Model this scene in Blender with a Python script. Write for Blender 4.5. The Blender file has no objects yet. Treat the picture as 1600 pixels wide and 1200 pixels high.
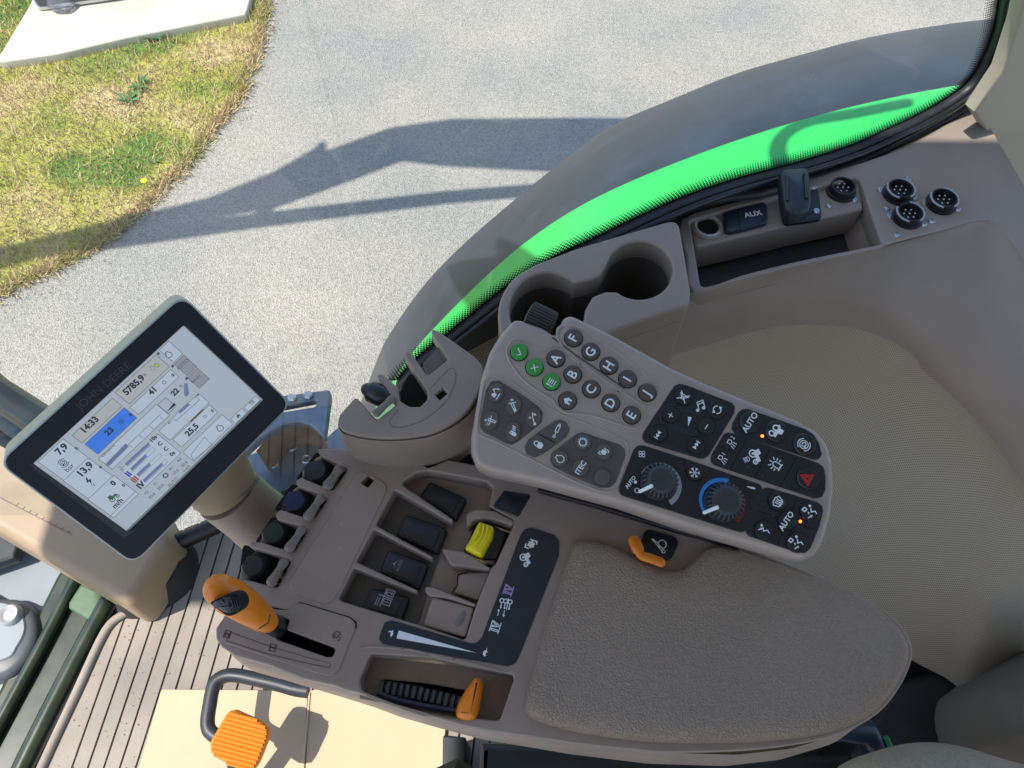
import bpy, bmesh, math, random
import numpy as np
from mathutils import Vector, Matrix
R = math.radians
rng = random.Random(7)
S = bpy.context.scene
COL = S.collection

# ------------------------------------------------------------------ camera, world, sun, exposure
CAM = Vector((0.0, 0.0, 2.6)); TILT = R(30); F = 1209.0
cd = bpy.data.cameras.new('camera'); cam = bpy.data.objects.new('camera', cd); COL.objects.link(cam)
cam.location = CAM; cam.rotation_euler = (TILT, 0, 0)
cd.sensor_width = 36; cd.lens = 36 * F / 1600; cd.clip_start = 0.02; cd.clip_end = 500
S.camera = cam
SUN_EL = R(62); SUN_DIR = R(18)          # light travels towards +X +Y on the ground
w = bpy.data.worlds.new('World'); S.world = w; w.use_nodes = True
nt = w.node_tree; bg = nt.nodes['Background']
sky = nt.nodes.new('ShaderNodeTexSky'); sky.sky_type = 'NISHITA'; sky.sun_disc = False
sky.sun_elevation = SUN_EL
_s = Vector((-math.cos(SUN_DIR), -math.sin(SUN_DIR)))
sky.sun_rotation = math.atan2(_s.x, _s.y)
nt.links.new(sky.outputs[0], bg.inputs[0]); bg.inputs[1].default_value = 0.15
sd = bpy.data.lights.new('sun', 'SUN'); sd.energy = 3.6; sd.angle = R(0.6); sd.color = (1, 0.95, 0.87)
sun = bpy.data.objects.new('sun', sd); COL.objects.link(sun)
_d = Vector((math.cos(SUN_DIR) * math.cos(SUN_EL), math.sin(SUN_DIR) * math.cos(SUN_EL), -math.sin(SUN_EL)))
sun.rotation_euler = _d.to_track_quat('-Z', 'Y').to_euler()
S.view_settings.view_transform = 'Standard'; S.view_settings.look = 'None'
S.view_settings.exposure = 0.85; S.view_settings.gamma = 1
S.view_settings.use_curve_mapping = False

# ------------------------------------------------------------------ photo pixel -> place
cT, sT = math.cos(TILT), math.sin(TILT)
def ray(px, py):
    x = (px - 800) / F; y = -(py - 600) / F
    return Vector((x, y * cT + sT, y * sT - cT))
def W(px, py, z):
    r = ray(px, py); return CAM + r * ((z - CAM.z) / r.z)
def WY(px, py, Y):
    r = ray(px, py); return CAM + r * (Y / r.y)
class Pl:
    """a plane of the place: origin, normal, local x axis"""
    def __init__(s, o, n, ux=Vector((1, 0, 0))):
        s.o = Vector(o); s.n = Vector(n).normalized()
        s.u = (ux - s.n * ux.dot(s.n)).normalized(); s.v = s.n.cross(s.u)
        s.M = Matrix.Translation(s.o) @ Matrix((s.u, s.v, s.n)).transposed().to_4x4()
    def at(s, p, h=0.0):
        r = ray(*p); o = s.o + s.n * h
        q = CAM + r * ((o - CAM).dot(s.n) / r.dot(s.n)) - s.o
        return Vector((q.dot(s.u), q.dot(s.v)))
    def at3(s, p, h=0.0):
        a = s.at(p, h); return Vector((a.x, a.y, h))
    def L(s, pts, h=0.0): return [s.at(p, h) for p in pts]
    def r(s, p, rp, h=0.0):
        a = s.at(p, h); b = s.at((p[0] + rp, p[1]), h); c = s.at((p[0], p[1] + rp), h)
        return ((b - a).length + (c - a).length) / 2
    def ang(s, p, deg, h=0.0):
        a = s.at(p, h); b = s.at((p[0] + 8 * math.cos(R(deg)), p[1] - 8 * math.sin(R(deg))), h)
        d = b - a; return math.atan2(d.y, d.x)
def nrm(a): return Vector((0, -math.sin(R(a)), math.cos(R(a))))
def pl_at(px, py, depth, a): return Pl(CAM + ray(px, py) * depth, nrm(a))
def crop(x0, y0, s):
    def f(*pts):
        if len(pts) == 1 and isinstance(pts[0], list): pts = pts[0]
        o = [(x0 + x / s, y0 + y / s) for x, y in pts]
        return o
    return f
cA = crop(0, 440, 2.609); cB = crop(380, 480, 2.5); cC = crop(720, 470, 3.635); cD = crop(950, 570, 3.87)
cE = crop(500, 720, 2.857); cF = crop(300, 860, 3.529); cG = crop(0, 760, 2.727); cH = crop(1050, 240, 2.909)
cJ = crop(560, 380, 2.963); cK = crop(360, 600, 4.0); cL = crop(900, 400, 1.5); cQ = crop(740, 820, 6.67)
c2 = crop(200, 500, 5.4545); c3 = crop(80, 660, 5.4545); c1 = crop(40, 500, 6.0)

# ------------------------------------------------------------------ materials
def mat(name, col, rough=0.5, metal=0.0, var=0.0, vscale=20, bump=0.0, bscale=800, spec=0.5, coat=0.0, emis=None, estr=1.0, col2=None, detail=3):
    m = bpy.data.materials.new(name); m.use_nodes = True
    t = m.node_tree; b = t.nodes['Principled BSDF']
    b.inputs['Base Color'].default_value = (*col, 1); b.inputs['Roughness'].default_value = rough
    b.inputs['Metallic'].default_value = metal; b.inputs['Specular IOR Level'].default_value = spec
    b.inputs['Coat Weight'].default_value = coat
    tc = None
    def coords():
        nonlocal tc
        if tc is None: tc = t.nodes.new('ShaderNodeTexCoord')
        return tc.outputs['Object']
    if var > 0:
        n = t.nodes.new('ShaderNodeTexNoise'); n.inputs['Scale'].default_value = vscale; n.inputs['Detail'].default_value = detail + 2
        t.links.new(coords(), n.inputs['Vector'])
        r = t.nodes.new('ShaderNodeValToRGB')
        c2_ = col2 or tuple(min(1, c * (1 + var)) for c in col); c1_ = col if col2 else tuple(c * (1 - var) for c in col)
        r.color_ramp.elements[0].color = (*c1_, 1); r.color_ramp.elements[1].color = (*c2_, 1)
        r.color_ramp.elements[0].position = 0.3; r.color_ramp.elements[1].position = 0.7
        t.links.new(n.outputs[0], r.inputs[0]); t.links.new(r.outputs[0], b.inputs['Base Color'])
        mr = t.nodes.new('ShaderNodeMapRange'); mr.inputs['To Min'].default_value = rough * 0.8; mr.inputs['To Max'].default_value = min(1, rough * 1.2)
        t.links.new(n.outputs[0], mr.inputs[0]); t.links.new(mr.outputs[0], b.inputs['Roughness'])
    if bump > 0:
        n = t.nodes.new('ShaderNodeTexNoise'); n.inputs['Scale'].default_value = bscale; n.inputs['Detail'].default_value = 2
        t.links.new(coords(), n.inputs['Vector'])
        bp = t.nodes.new('ShaderNodeBump'); bp.inputs['Strength'].default_value = bump; bp.inputs['Distance'].default_value = 0.0006
        t.links.new(n.outputs[0], bp.inputs['Height']); t.links.new(bp.outputs[0], b.inputs['Normal'])
    if emis:
        b.inputs['Emission Color'].default_value = (*emis, 1); b.inputs['Emission Strength'].default_value = estr
    return m
M = {}
TAUPE = (0.278, 0.212, 0.176)
M['taupe'] = mat('taupe_plastic', TAUPE, 0.35, var=0.08, vscale=22, bump=0.35, bscale=1500)
M['taupe_pod'] = mat('taupe_pod_plastic', (0.345, 0.277, 0.24), 0.32, var=0.06, vscale=24, bump=0.25, bscale=1800)
M['taupe_side'] = mat('side_trim_plastic', (0.28, 0.23, 0.195), 0.42, var=0.08, vscale=9, bump=0.3, bscale=1200)
M['taupe_paddle'] = mat('paddle_plastic', (0.18, 0.148, 0.13), 0.35, bump=0.2, bscale=1500)
M['taupe_btn'] = mat('dark_taupe_button', (0.078, 0.065, 0.06), 0.38, bump=0.15, bscale=1500)
M['taupe_mat'] = mat('soft_key_mat', (0.082, 0.07, 0.065), 0.5, bump=0.3, bscale=1800)
M['taupe_soft'] = mat('soft_key_button', (0.10, 0.085, 0.078), 0.33, bump=0.2, bscale=1800)
M['beige'] = mat('beige_trim', (0.33, 0.235, 0.145), 0.5, var=0.06, vscale=8, bump=0.3, bscale=1000)
M['black'] = mat('black_plastic', (0.012, 0.013, 0.016), 0.35, var=0.15, vscale=60, bump=0.15)
M['navy'] = mat('black_panel', (0.010, 0.0125, 0.02), 0.38, var=0.12, vscale=40, bump=0.12, bscale=1600)
M['blackbtn'] = mat('black_button', (0.013, 0.015, 0.021), 0.3, bump=0.08)
M['decal'] = mat('decal_film', (0.014, 0.021, 0.033), 0.33, var=0.1, vscale=30)
M['void'] = mat('shade_joint_black', (0.004, 0.004, 0.004), 0.9)  # near-black colour stands in for shade in deep slots, also dark joints
M['white'] = mat('white_print', (0.72, 0.74, 0.76), 0.6)
M['grey'] = mat('grey_print', (0.32, 0.33, 0.35), 0.6)
M['green'] = mat('green_button', (0.045, 0.28, 0.055), 0.35)
M['red'] = mat('red_print', (0.6, 0.02, 0.02), 0.5)
M['darkred'] = mat('dark_red_print', (0.13, 0.012, 0.012), 0.5)
M['blue'] = mat('blue_print', (0.03, 0.26, 0.75), 0.5)
M['violet'] = mat('violet_print', (0.5, 0.3, 0.6), 0.5)
M['orange'] = mat('orange_plastic', (0.72, 0.20, 0.008), 0.3, bump=0.1, bscale=900)
M['yellow'] = mat('yellow_plastic', (0.78, 0.66, 0.01), 0.4, bump=0.1)
M['led'] = mat('lit_amber_lamp', (0.9, 0.2, 0.02), 0.4, emis=(1, 0.16, 0.01), estr=5)
M['ledoff'] = mat('unlit_lamp', (0.035, 0.038, 0.045), 0.3)
M['steel'] = mat('bright_steel', (0.55, 0.55, 0.55), 0.3, metal=1.0)
M['steelpaint'] = mat('zinc_plate', (0.17, 0.215, 0.27), 0.42, metal=0.55, var=0.25, vscale=9)
M['rubber'] = mat('seal_rubber', (0.022, 0.025, 0.030), 0.45, var=0.3, vscale=25, bump=0.2)
M['paintgreen'] = mat('fender_green_paint', (0.03, 0.43, 0.085), 0.32, coat=0.3)
M['fender'] = mat('fender_rubber', (0.026, 0.034, 0.047), 0.45, var=0.3, vscale=9, bump=0.25, bscale=300)
M['darkgreen'] = mat('dark_green_frame', (0.012, 0.028, 0.018), 0.3, var=0.5, vscale=25, coat=0.3, col2=(0.034, 0.042, 0.02))
M['padgreen'] = mat('green_pad', (0.07, 0.13, 0.07), 0.5, var=0.15, vscale=60)
M['bluegrey'] = mat('blue_grey_paint', (0.21, 0.245, 0.27), 0.4, var=0.08, vscale=10)
M['card'] = mat('cardboard', (0.52, 0.39, 0.25), 0.8, var=0.07, vscale=5, bump=0.5, bscale=60)
M['mat'] = mat('floor_mat', (0.26, 0.222, 0.185), 0.7, var=0.28, vscale=7, bump=0.6, bscale=350)
M['groove'] = mat('mat_groove', (0.03, 0.026, 0.022), 0.8)
M['bezel'] = mat('bezel_black', (0.007, 0.008, 0.013), 0.36, spec=0.3, bump=0.06)
M['bezelside'] = mat('bezel_grey_housing', (0.46, 0.46, 0.40), 0.42, bump=0.2)
M['silver'] = mat('silver_edge', (0.42, 0.42, 0.43), 0.4, metal=0.3)
M['ghost'] = mat('bezel_lettering', (0.03, 0.03, 0.034), 0.3)
M['jean'] = mat('olive_cloth', (0.05, 0.048, 0.03), 0.9, var=0.3, vscale=200, bump=0.8, bscale=900)
M['seat'] = mat('beige_seat_fabric', (0.33, 0.29, 0.22), 0.85, var=0.15, vscale=300, bump=0.8, bscale=1200)
M['box'] = mat('dark_box_plastic', (0.012, 0.014, 0.015), 0.5, var=0.3, vscale=12)
M['concrete'] = mat('concrete', (0.52, 0.48, 0.40), 0.85, var=0.12, vscale=3, bump=0.4, bscale=120)
M['grillblack'] = mat('grill_enamel', (0.05, 0.055, 0.06), 0.4)
M['weed'] = mat('weed_leaf', (0.07, 0.20, 0.05), 0.6)
M['flower'] = mat('dandelion_yellow', (0.8, 0.6, 0.01), 0.6)
M['scuff'] = mat('scuff_mark', (0.34, 0.31, 0.29), 0.6)
# screen inks give off the light of the display
def emi(name, c, s=1.0):
    return mat(name, (0.01, 0.01, 0.012), 0.25, emis=c, estr=s, spec=0.5)
M['scr'] = emi('screen_glow', (0.1860, 0.2139, 0.2480)); M['scr2'] = emi('screen_tile', (0.2139, 0.2480, 0.2976))
M['scrblue'] = emi('screen_blue', (0.0186, 0.0868, 0.3472)); M['scrbar'] = emi('screen_bar', (0.0682, 0.0868, 0.1612))
M['scrink'] = emi('screen_ink', (0.0074, 0.0087, 0.0124)); M['scrline'] = emi('screen_line', (0.0310, 0.0310, 0.0434))
M['scrgreen'] = emi('screen_green', (0.0124, 0.0496, 0.0186)); M['scrred'] = emi('screen_red', (0.1550, 0.0372, 0.0248))
M['scrnavy'] = emi('screen_navy', (0.0124, 0.0186, 0.1860)); M['scryel'] = emi('screen_yellow', (0.2170, 0.2480, 0.0124))
M['scrgrey'] = emi('screen_grey', (0.1240, 0.1364, 0.1550)); M['scrwarm'] = emi('screen_top_row', (0.1860, 0.2046, 0.2046))

def leather():
    m = mat('leather_grain', (0.27, 0.20, 0.148), 0.33, var=0.06, vscale=10)
    t = m.node_tree; b = t.nodes['Principled BSDF']
    tc = t.nodes.new('ShaderNodeTexCoord'); n = t.nodes.new('ShaderNodeTexNoise'); n.inputs['Scale'].default_value = 260
    n.inputs['Detail'].default_value = 2
    mx = t.nodes.new('ShaderNodeMix'); mx.data_type = 'VECTOR'; mx.inputs[0].default_value = 0.005
    t.links.new(tc.outputs['Object'], n.inputs['Vector']); t.links.new(tc.outputs['Object'], mx.inputs[4]); t.links.new(n.outputs['Color'], mx.inputs[5])
    v = t.nodes.new('ShaderNodeTexVoronoi'); v.feature = 'DISTANCE_TO_EDGE'; v.inputs['Scale'].default_value = 330
    t.links.new(mx.outputs[1], v.inputs['Vector'])
    mr = t.nodes.new('ShaderNodeMapRange'); mr.inputs['From Max'].default_value = 0.28
    t.links.new(v.outputs['Distance'], mr.inputs[0])
    bp = t.nodes.new('ShaderNodeBump'); bp.inputs['Strength'].default_value = 0.8; bp.inputs['Distance'].default_value = 0.0010
    t.links.new(mr.outputs[0], bp.inputs['Height']); t.links.new(bp.outputs[0], b.inputs['Normal'])
    return m
M['leather'] = leather()
def perforated():
    m = mat('perforated_trim', (0.30, 0.27, 0.215), 0.7, bump=0.0)
    t = m.node_tree; b = t.nodes['Principled BSDF']
    tc = t.nodes.new('ShaderNodeTexCoord'); mp = t.nodes.new('ShaderNodeMapping')
    mp.inputs['Scale'].default_value = (300, 300, 300); mp.inputs['Rotation'].default_value = (0, 0, R(38))
    t.links.new(tc.outputs['UV'], mp.inputs[0])
    fr = t.nodes.new('ShaderNodeVectorMath'); fr.operation = 'FRACTION'; t.links.new(mp.outputs[0], fr.inputs[0])
    di = t.nodes.new('ShaderNodeVectorMath'); di.operation = 'DISTANCE'; di.inputs[1].default_value = (0.5, 0.5, 0)
    t.links.new(fr.outputs[0], di.inputs[0])
    mr = t.nodes.new('ShaderNodeMapRange'); mr.inputs['From Min'].default_value = 0.22; mr.inputs['From Max'].default_value = 0.34
    t.links.new(di.outputs['Value'], mr.inputs[0])
    mx = t.nodes.new('ShaderNodeMix'); mx.data_type = 'RGBA'; mx.inputs[6].default_value = (0.18, 0.145, 0.105, 1); mx.inputs[7].default_value = (0.40, 0.34, 0.262, 1)
    t.links.new(mr.outputs[0], mx.inputs[0]); t.links.new(mx.outputs[2], b.inputs['Base Color'])
    bp = t.nodes.new('ShaderNodeBump'); bp.inputs['Strength'].default_value = 0.5; bp.inputs['Distance'].default_value = 0.0008
    t.links.new(mr.outputs[0], bp.inputs['Height']); t.links.new(bp.outputs[0], b.inputs['Normal'])
    return m
M['perf'] = perforated()
def glassmat():
    m = bpy.data.materials.new('window_glass'); m.use_nodes = True; t = m.node_tree; t.nodes.clear()
    o = t.nodes.new('ShaderNodeOutputMaterial'); mx = t.nodes.new('ShaderNodeMixShader'); tr = t.nodes.new('ShaderNodeBsdfTransparent')
    tr.inputs[0].default_value = (0.93, 0.96, 0.95, 1)
    gl = t.nodes.new('ShaderNodeBsdfGlossy'); gl.inputs['Roughness'].default_value = 0.02; fr = t.nodes.new('ShaderNodeFresnel'); fr.inputs[0].default_value = 1.3
    mx.inputs[0].default_value = 0.05; t.nodes.remove(fr); t.links.new(tr.outputs[0], mx.inputs[1]); t.links.new(gl.outputs[0], mx.inputs[2]); t.links.new(mx.outputs[0], o.inputs[0])
    return m
M['glass'] = glassmat()
def asphalt():
    m = mat('asphalt', (0.2, 0.2, 0.2), 0.9)
    t = m.node_tree; b = t.nodes['Principled BSDF']; tc = t.nodes.new('ShaderNodeTexCoord')
    def tex(kind, sc, det=4):
        n = t.nodes.new(kind); n.inputs['Scale'].default_value = sc
        if kind == 'ShaderNodeTexNoise': n.inputs['Detail'].default_value = det
        t.links.new(tc.outputs['Object'], n.inputs['Vector']); return n
    v = tex('ShaderNodeTexVoronoi', 150)
    r1 = t.nodes.new('ShaderNodeValToRGB'); e = r1.color_ramp.elements
    e[0].color = (0.265, 0.257, 0.243, 1); e[1].color = (0.41, 0.397, 0.372, 1); e[0].position = 0.0; e[1].position = 1
    e2 = e.new(0.5); e2.color = (0.345, 0.335, 0.315, 1)
    sx = t.nodes.new('ShaderNodeSeparateColor'); t.links.new(v.outputs['Color'], sx.inputs[0]); t.links.new(sx.outputs[0], r1.inputs[0])
    n2 = tex('ShaderNodeTexNoise', 260, 3)
    r2 = t.nodes.new('ShaderNodeMapRange'); r2.inputs['From Min'].default_value = 0.3; r2.inputs['From Max'].default_value = 0.7
    r2.inputs['To Min'].default_value = 0.72; r2.inputs['To Max'].default_value = 1.2; t.links.new(n2.outputs[0], r2.inputs[0])
    n3 = tex('ShaderNodeTexNoise', 1.3, 5)
    r3 = t.nodes.new('ShaderNodeValToRGB'); r3.color_ramp.elements[0].position = 0.38; r3.color_ramp.elements[1].position = 0.66
    r3.color_ramp.elements[0].color = (0.84, 0.83, 0.82, 1); r3.color_ramp.elements[1].color = (1.10, 1.04, 0.93, 1)
    t.links.new(n3.outputs[0], r3.inputs[0])
    m1 = t.nodes.new('ShaderNodeMix'); m1.data_type = 'RGBA'; m1.blend_type = 'MULTIPLY'; m1.inputs[0].default_value = 1
    t.links.new(r1.outputs[0], m1.inputs[6]); t.links.new(r3.outputs[0], m1.inputs[7])
    vm = t.nodes.new('ShaderNodeVectorMath'); vm.operation = 'SCALE'; t.links.new(m1.outputs[2], vm.inputs[0]); t.links.new(r2.outputs[0], vm.inputs['Scale'])
    t.links.new(vm.outputs[0], b.inputs['Base Color'])
    bp = t.nodes.new('ShaderNodeBump'); bp.inputs['Strength'].default_value = 0.8; bp.inputs['Distance'].default_value = 0.006
    t.links.new(v.outputs['Distance'], bp.inputs['Height']); t.links.new(bp.outputs[0], b.inputs['Normal'])
    return m
M['asphalt'] = asphalt()
def grassmat(name, soil=False):
    m = mat(name, (0.2, 0.2, 0.05), 0.8)
    t = m.node_tree; b = t.nodes['Principled BSDF']; tc = t.nodes.new('ShaderNodeTexCoord')
    n = t.nodes.new('ShaderNodeTexNoise'); n.inputs['Scale'].default_value = 2.1; n.inputs['Detail'].default_value = 4
    t.links.new(tc.outputs['Object'], n.inputs['Vector'])
    g = t.nodes.new('ShaderNodeNewGeometry')
    ad = t.nodes.new('ShaderNodeMath'); ad.operation = 'MULTIPLY_ADD'; ad.inputs[1].default_value = 0.34 if not soil else 0.0
    t.links.new(g.outputs['Random Per Island'], ad.inputs[0]); t.links.new(n.outputs[0], ad.inputs[2])
    r = t.nodes.new('ShaderNodeValToRGB'); e = r.color_ramp.elements
    k = 0.85 if soil else 1.0
    e[0].position = 0.40; e[0].color = (0.10 * k, 0.21 * k, 0.02 * k, 1); e[1].position = 0.82; e[1].color = (0.62 * k, 0.46 * k, 0.27 * k, 1)
    x = e.new(0.50); x.color = (0.36 * k, 0.36 * k, 0.05 * k, 1); x = e.new(0.61); x.color = (0.51 * k, 0.42 * k, 0.19 * k, 1)
    t.links.new(ad.outputs[0], r.inputs[0]); t.links.new(r.outputs[0], b.inputs['Base Color'])
    return m
M['grass'] = grassmat('grass_blades'); M['soil'] = grassmat('lawn_soil', True)

# ------------------------------------------------------------------ object helpers
def tag(o, label=None, cat=None, group=None, kind=None):
    if label: o['label'] = label
    if cat: o['category'] = cat
    if group: o['group'] = group
    if kind: o['kind'] = kind
    return o
def thing(name, label, cat, mtx=None, group=None):
    o = bpy.data.objects.new(name, None); COL.objects.link(o); o.empty_display_size = 0.02
    if mtx is not None: o.matrix_world = mtx
    o['_m'] = 0; del o['_m']
    return tag(o, label, cat, group)
MW = {}
def wm(o):
    m = o.matrix_basis.copy()
    while o.parent: o = o.parent; m = o.matrix_basis @ m
    return m
def link(name, me, m, parent=None, mtx=None, world=False, label=None):
    name = name.strip()
    o = bpy.data.objects.new(name, me); COL.objects.link(o)
    if m is not None:
        me.materials.clear(); me.materials.append(M[m] if isinstance(m, str) else m)
    if parent is not None:
        o.parent = parent
        if world: o.matrix_basis = wm(parent).inverted()
    if mtx is not None: o.matrix_basis = mtx
    if label: o['label'] = label
    return o
def smooth(me, ang=38):
    me.polygons.foreach_set('use_smooth', [True] * len(me.polygons))
    try: me.set_sharp_from_angle(angle=R(ang))
    except Exception: pass
def mesh(vs, fs, sm=True, ang=38):
    me = bpy.data.meshes.new('m'); me.from_pydata([tuple(v) for v in vs], [], fs); me.update()
    if sm: smooth(me, ang)
    return me
def curve_mesh(loops, z0, z1, bev=0.0, res=2, name='m'):
    """plate with holes: the first loop is the outline, every loop a list of 2D points"""
    c = bpy.data.curves.new(name, 'CURVE'); c.dimensions = '2D'; c.fill_mode = 'BOTH'
    for l in loops:
        s = c.splines.new('POLY'); s.points.add(len(l) - 1)
        for i, p in enumerate(l): s.points[i].co = (p[0], p[1], 0, 1)
        s.use_cyclic_u = True
    th = (z1 - z0) / 2; bev = min(bev, th * 0.99)
    c.extrude = max(0, th - bev); c.bevel_depth = bev; c.bevel_resolution = res; c.offset = -bev
    o = bpy.data.objects.new('tmp', c)
    me = bpy.data.meshes.new_from_object(o)
    bpy.data.objects.remove(o); bpy.data.curves.remove(c)
    mid = (z0 + z1) / 2
    for v in me.vertices: v.co.z += mid
    smooth(me); return me
def rnd(pts, r, n=5):
    """fillet the corners of a closed polygon"""
    pts = [Vector(p[:2]) for p in pts]; out = []; N = len(pts)
    rr = r if isinstance(r, (list, tuple)) else [r] * N
    for i, p in enumerate(pts):
        a = pts[i - 1] - p; b = pts[(i + 1) % N] - p; la, lb = a.length, b.length
        if la < 1e-7 or lb < 1e-7: continue
        ang = a.angle(b); q = rr[i]
        if q <= 0 or ang > 3.05: out.append(p); continue
        d = min(q / math.tan(ang / 2), la * 0.48, lb * 0.48)
        A = p + a / la * d; B = p + b / lb * d
        for k in range(n + 1):
            t = k / n; out.append(A * (1 - t) ** 2 + p * 2 * t * (1 - t) + B * t * t)
    return out
def spl(pts, n=6, closed=True):
    pts = [Vector(p) for p in pts]; N = len(pts); out = []
    for i in range(N if closed else N - 1):
        if closed: p0, p1, p2, p3 = pts[i - 1], pts[i], pts[(i + 1) % N], pts[(i + 2) % N]
        else: p0, p1, p2, p3 = pts[max(i - 1, 0)], pts[i], pts[i + 1], pts[min(i + 2, N - 1)]
        for k in range(n):
            t = k / n
            out.append(0.5 * ((2 * p1) + (p2 - p0) * t + (2 * p0 - 5 * p1 + 4 * p2 - p3) * t * t + (3 * p1 - p0 - 3 * p2 + p3) * t ** 3))
    if not closed: out.append(pts[-1])
    return out
def resample(pts, n, closed=False):
    pts = [Vector(p) for p in pts]
    if closed: pts = pts + [pts[0]]
    d = [0]
    for a, b in zip(pts, pts[1:]): d.append(d[-1] + (b - a).length)
    out = []; m = n if closed else n - 1; j = 0
    for i in range(n):
        s = d[-1] * i / m
        while j < len(d) - 2 and d[j + 1] < s: j += 1
        t = (s - d[j]) / max(1e-9, d[j + 1] - d[j]); out.append(pts[j].lerp(pts[j + 1], min(1, t)))
    return out
def area(p): return 0.5 * sum(a[0] * b[1] - b[0] * a[1] for a, b in zip(p, p[1:] + p[:1]))
def offs(p, d):
    """offset a CCW polygon inwards by d"""
    out = []; N = len(p)
    for i in range(N):
        e1 = (p[i] - p[i - 1]); e2 = (p[(i + 1) % N] - p[i])
        if e1.length < 1e-9: e1 = e2
        if e2.length < 1e-9: e2 = e1
        n1 = Vector((-e1.y, e1.x)).normalized(); n2 = Vector((-e2.y, e2.x)).normalized()
        m = n1 + n2
        if m.length < 1e-6: m = n1
        m.normalize(); c = max(0.5, m.dot(n1)); out.append(p[i] + m * d / c)
    return out
def pillow(outline, prof, n=96, bottom=True, ang=50, relax=0.0075, top=True):
    """stack of offset outlines: prof = [(inset, z), ...] from the bottom up, capped"""
    p = [Vector(q[:2]) for q in outline]
    if area(p) < 0: p.reverse()
    p = resample(p, n, True); vs = []; fs = []
    for d, z in prof:
        q_ = offs(p, d) if abs(d) > 1e-9 else p
        if d > relax:
            q_ = p; m_ = max(2, int(d / 0.0015))
            for _ in range(m_):
                q_ = offs(q_, d / m_); q_ = [(q_[i - 1] + q_[i] * 2 + q_[(i + 1) % n]) / 4 for i in range(n)]
        for q in q_: vs.append((q.x, q.y, z))
    for k in range(len(prof) - 1):
        for i in range(n):
            a = k * n + i; b = k * n + (i + 1) % n; fs.append((a, b, b + n, a + n))
    if top: fs.append(tuple((len(prof) - 1) * n + i for i in range(n)))
    if bottom: fs.append(tuple(reversed(range(n))))
    return mesh(vs, fs, ang=ang)
def dome(r, h, z0=0.0):
    return [(0, z0)] + [(r * (1 - math.cos(a)), z0 + h * math.sin(a)) for a in [R(15 * k) for k in range(1, 7)]]
def bev(z0, z1, b, k=4):
    return [(0, z0)] + [(b * (1 - math.cos(R(90 * i / k))), z1 - b + b * math.sin(R(90 * i / k))) for i in range(k + 1)]
def lathe(prof, n=32, sx=1.0, sy=1.0, rot=0.0):
    vs = []; fs = []; c, s = math.cos(rot), math.sin(rot)
    for r, z in prof:
        for i in range(n):
            a = 2 * math.pi * i / n; x = r * math.cos(a) * sx; y = r * math.sin(a) * sy
            vs.append((x * c - y * s, x * s + y * c, z))
    for k in range(len(prof) - 1):
        for i in range(n):
            a = k * n + i; b = k * n + (i + 1) % n; fs.append((a, b, b + n, a + n))
    if prof[-1][0] > 1e-6: fs.append(tuple((len(prof) - 1) * n + i for i in range(n)))
    return mesh(vs, fs)
def T3(p, rotz=0.0): return Matrix.Translation((p[0], p[1], p[2] if len(p) > 2 else 0)) @ Matrix.Rotation(rotz, 4, 'Z')
def tube(path, rad, n=12, closed=False, caps=True, flat=1.0, up=None):
    path = [Vector(p) for p in path]; N = len(path); rad = rad if isinstance(rad, (list, tuple)) else [rad] * N
    vs = []; fs = []; prev = Vector(up) if up else None
    for i, p in enumerate(path):
        if closed: d = path[(i + 1) % N] - path[i - 1]
        else: d = path[min(i + 1, N - 1)] - path[max(i - 1, 0)]
        d.normalize()
        if prev is None:
            prev = Vector((0, 0, 1)) if abs(d.z) < 0.9 else Vector((1, 0, 0))
        u = (prev - d * prev.dot(d)).normalized(); v = d.cross(u)
        if not up: prev = u
        for k in range(n):
            a = 2 * math.pi * k / n; vs.append(p + (u * math.cos(a) * flat + v * math.sin(a)) * rad[i])
    for i in range(N if closed else N - 1):
        for k in range(n):
            a = i * n + k; b = i * n + (k + 1) % n; c = ((i + 1) % N) * n
            fs.append((a, b, c + (k + 1) % n, c + k))
    if caps and not closed:
        fs.append(tuple(reversed(range(n)))); fs.append(tuple((N - 1) * n + k for k in range(n)))
    return mesh(vs, fs, ang=50)
def capsule(path, rad, n=20, **k):
    """tube with rounded ends"""
    path = [Vector(p) for p in path]; a, b = path[0], path[-1]
    da = (path[0] - path[1]).normalized(); db = (path[-1] - path[-2]).normalized()
    P = []; Q = []
    for t in (88, 70, 50, 30, 12): P.append(a + da * rad[0] * math.sin(R(t))); Q.append(rad[0] * math.cos(R(t)))
    P += path; Q += list(rad)
    for t in (12, 30, 50, 70, 88): P.append(b + db * rad[-1] * math.sin(R(t))); Q.append(rad[-1] * math.cos(R(t)))
    return tube(P, Q, n, **k)
def box(a, b):
    x0, y0, z0 = a; x1, y1, z1 = b
    vs = [(x, y, z) for z in (z0, z1) for y in (y0, y1) for x in (x0, x1)]
    return vs, [(0, 2, 3, 1), (4, 5, 7, 6), (0, 1, 5, 4), (2, 6, 7, 3), (0, 4, 6, 2), (1, 3, 7, 5)]
def bevbox(name, a, b, bw, m, parent=None, world=False):
    bm = bmesh.new(); vs, fs = box(a, b); V = [bm.verts.new(v) for v in vs]
    for f in fs: bm.faces.new([V[i] for i in f])
    bmesh.ops.bevel(bm, geom=bm.edges[:], offset=bw, segments=3, affect='EDGES', profile=0.5)
    me = bpy.data.meshes.new(name); bm.to_mesh(me); bm.free(); smooth(me)
    return link(name, me, m, parent, world=world)
def join(parts):
    """(verts, faces) lists -> one mesh"""
    vs = []; fs = []
    for v, f in parts:
        o = len(vs); vs += [tuple(q) for q in v]; fs += [tuple(i + o for i in g) for g in f]
    return vs, fs
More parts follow.
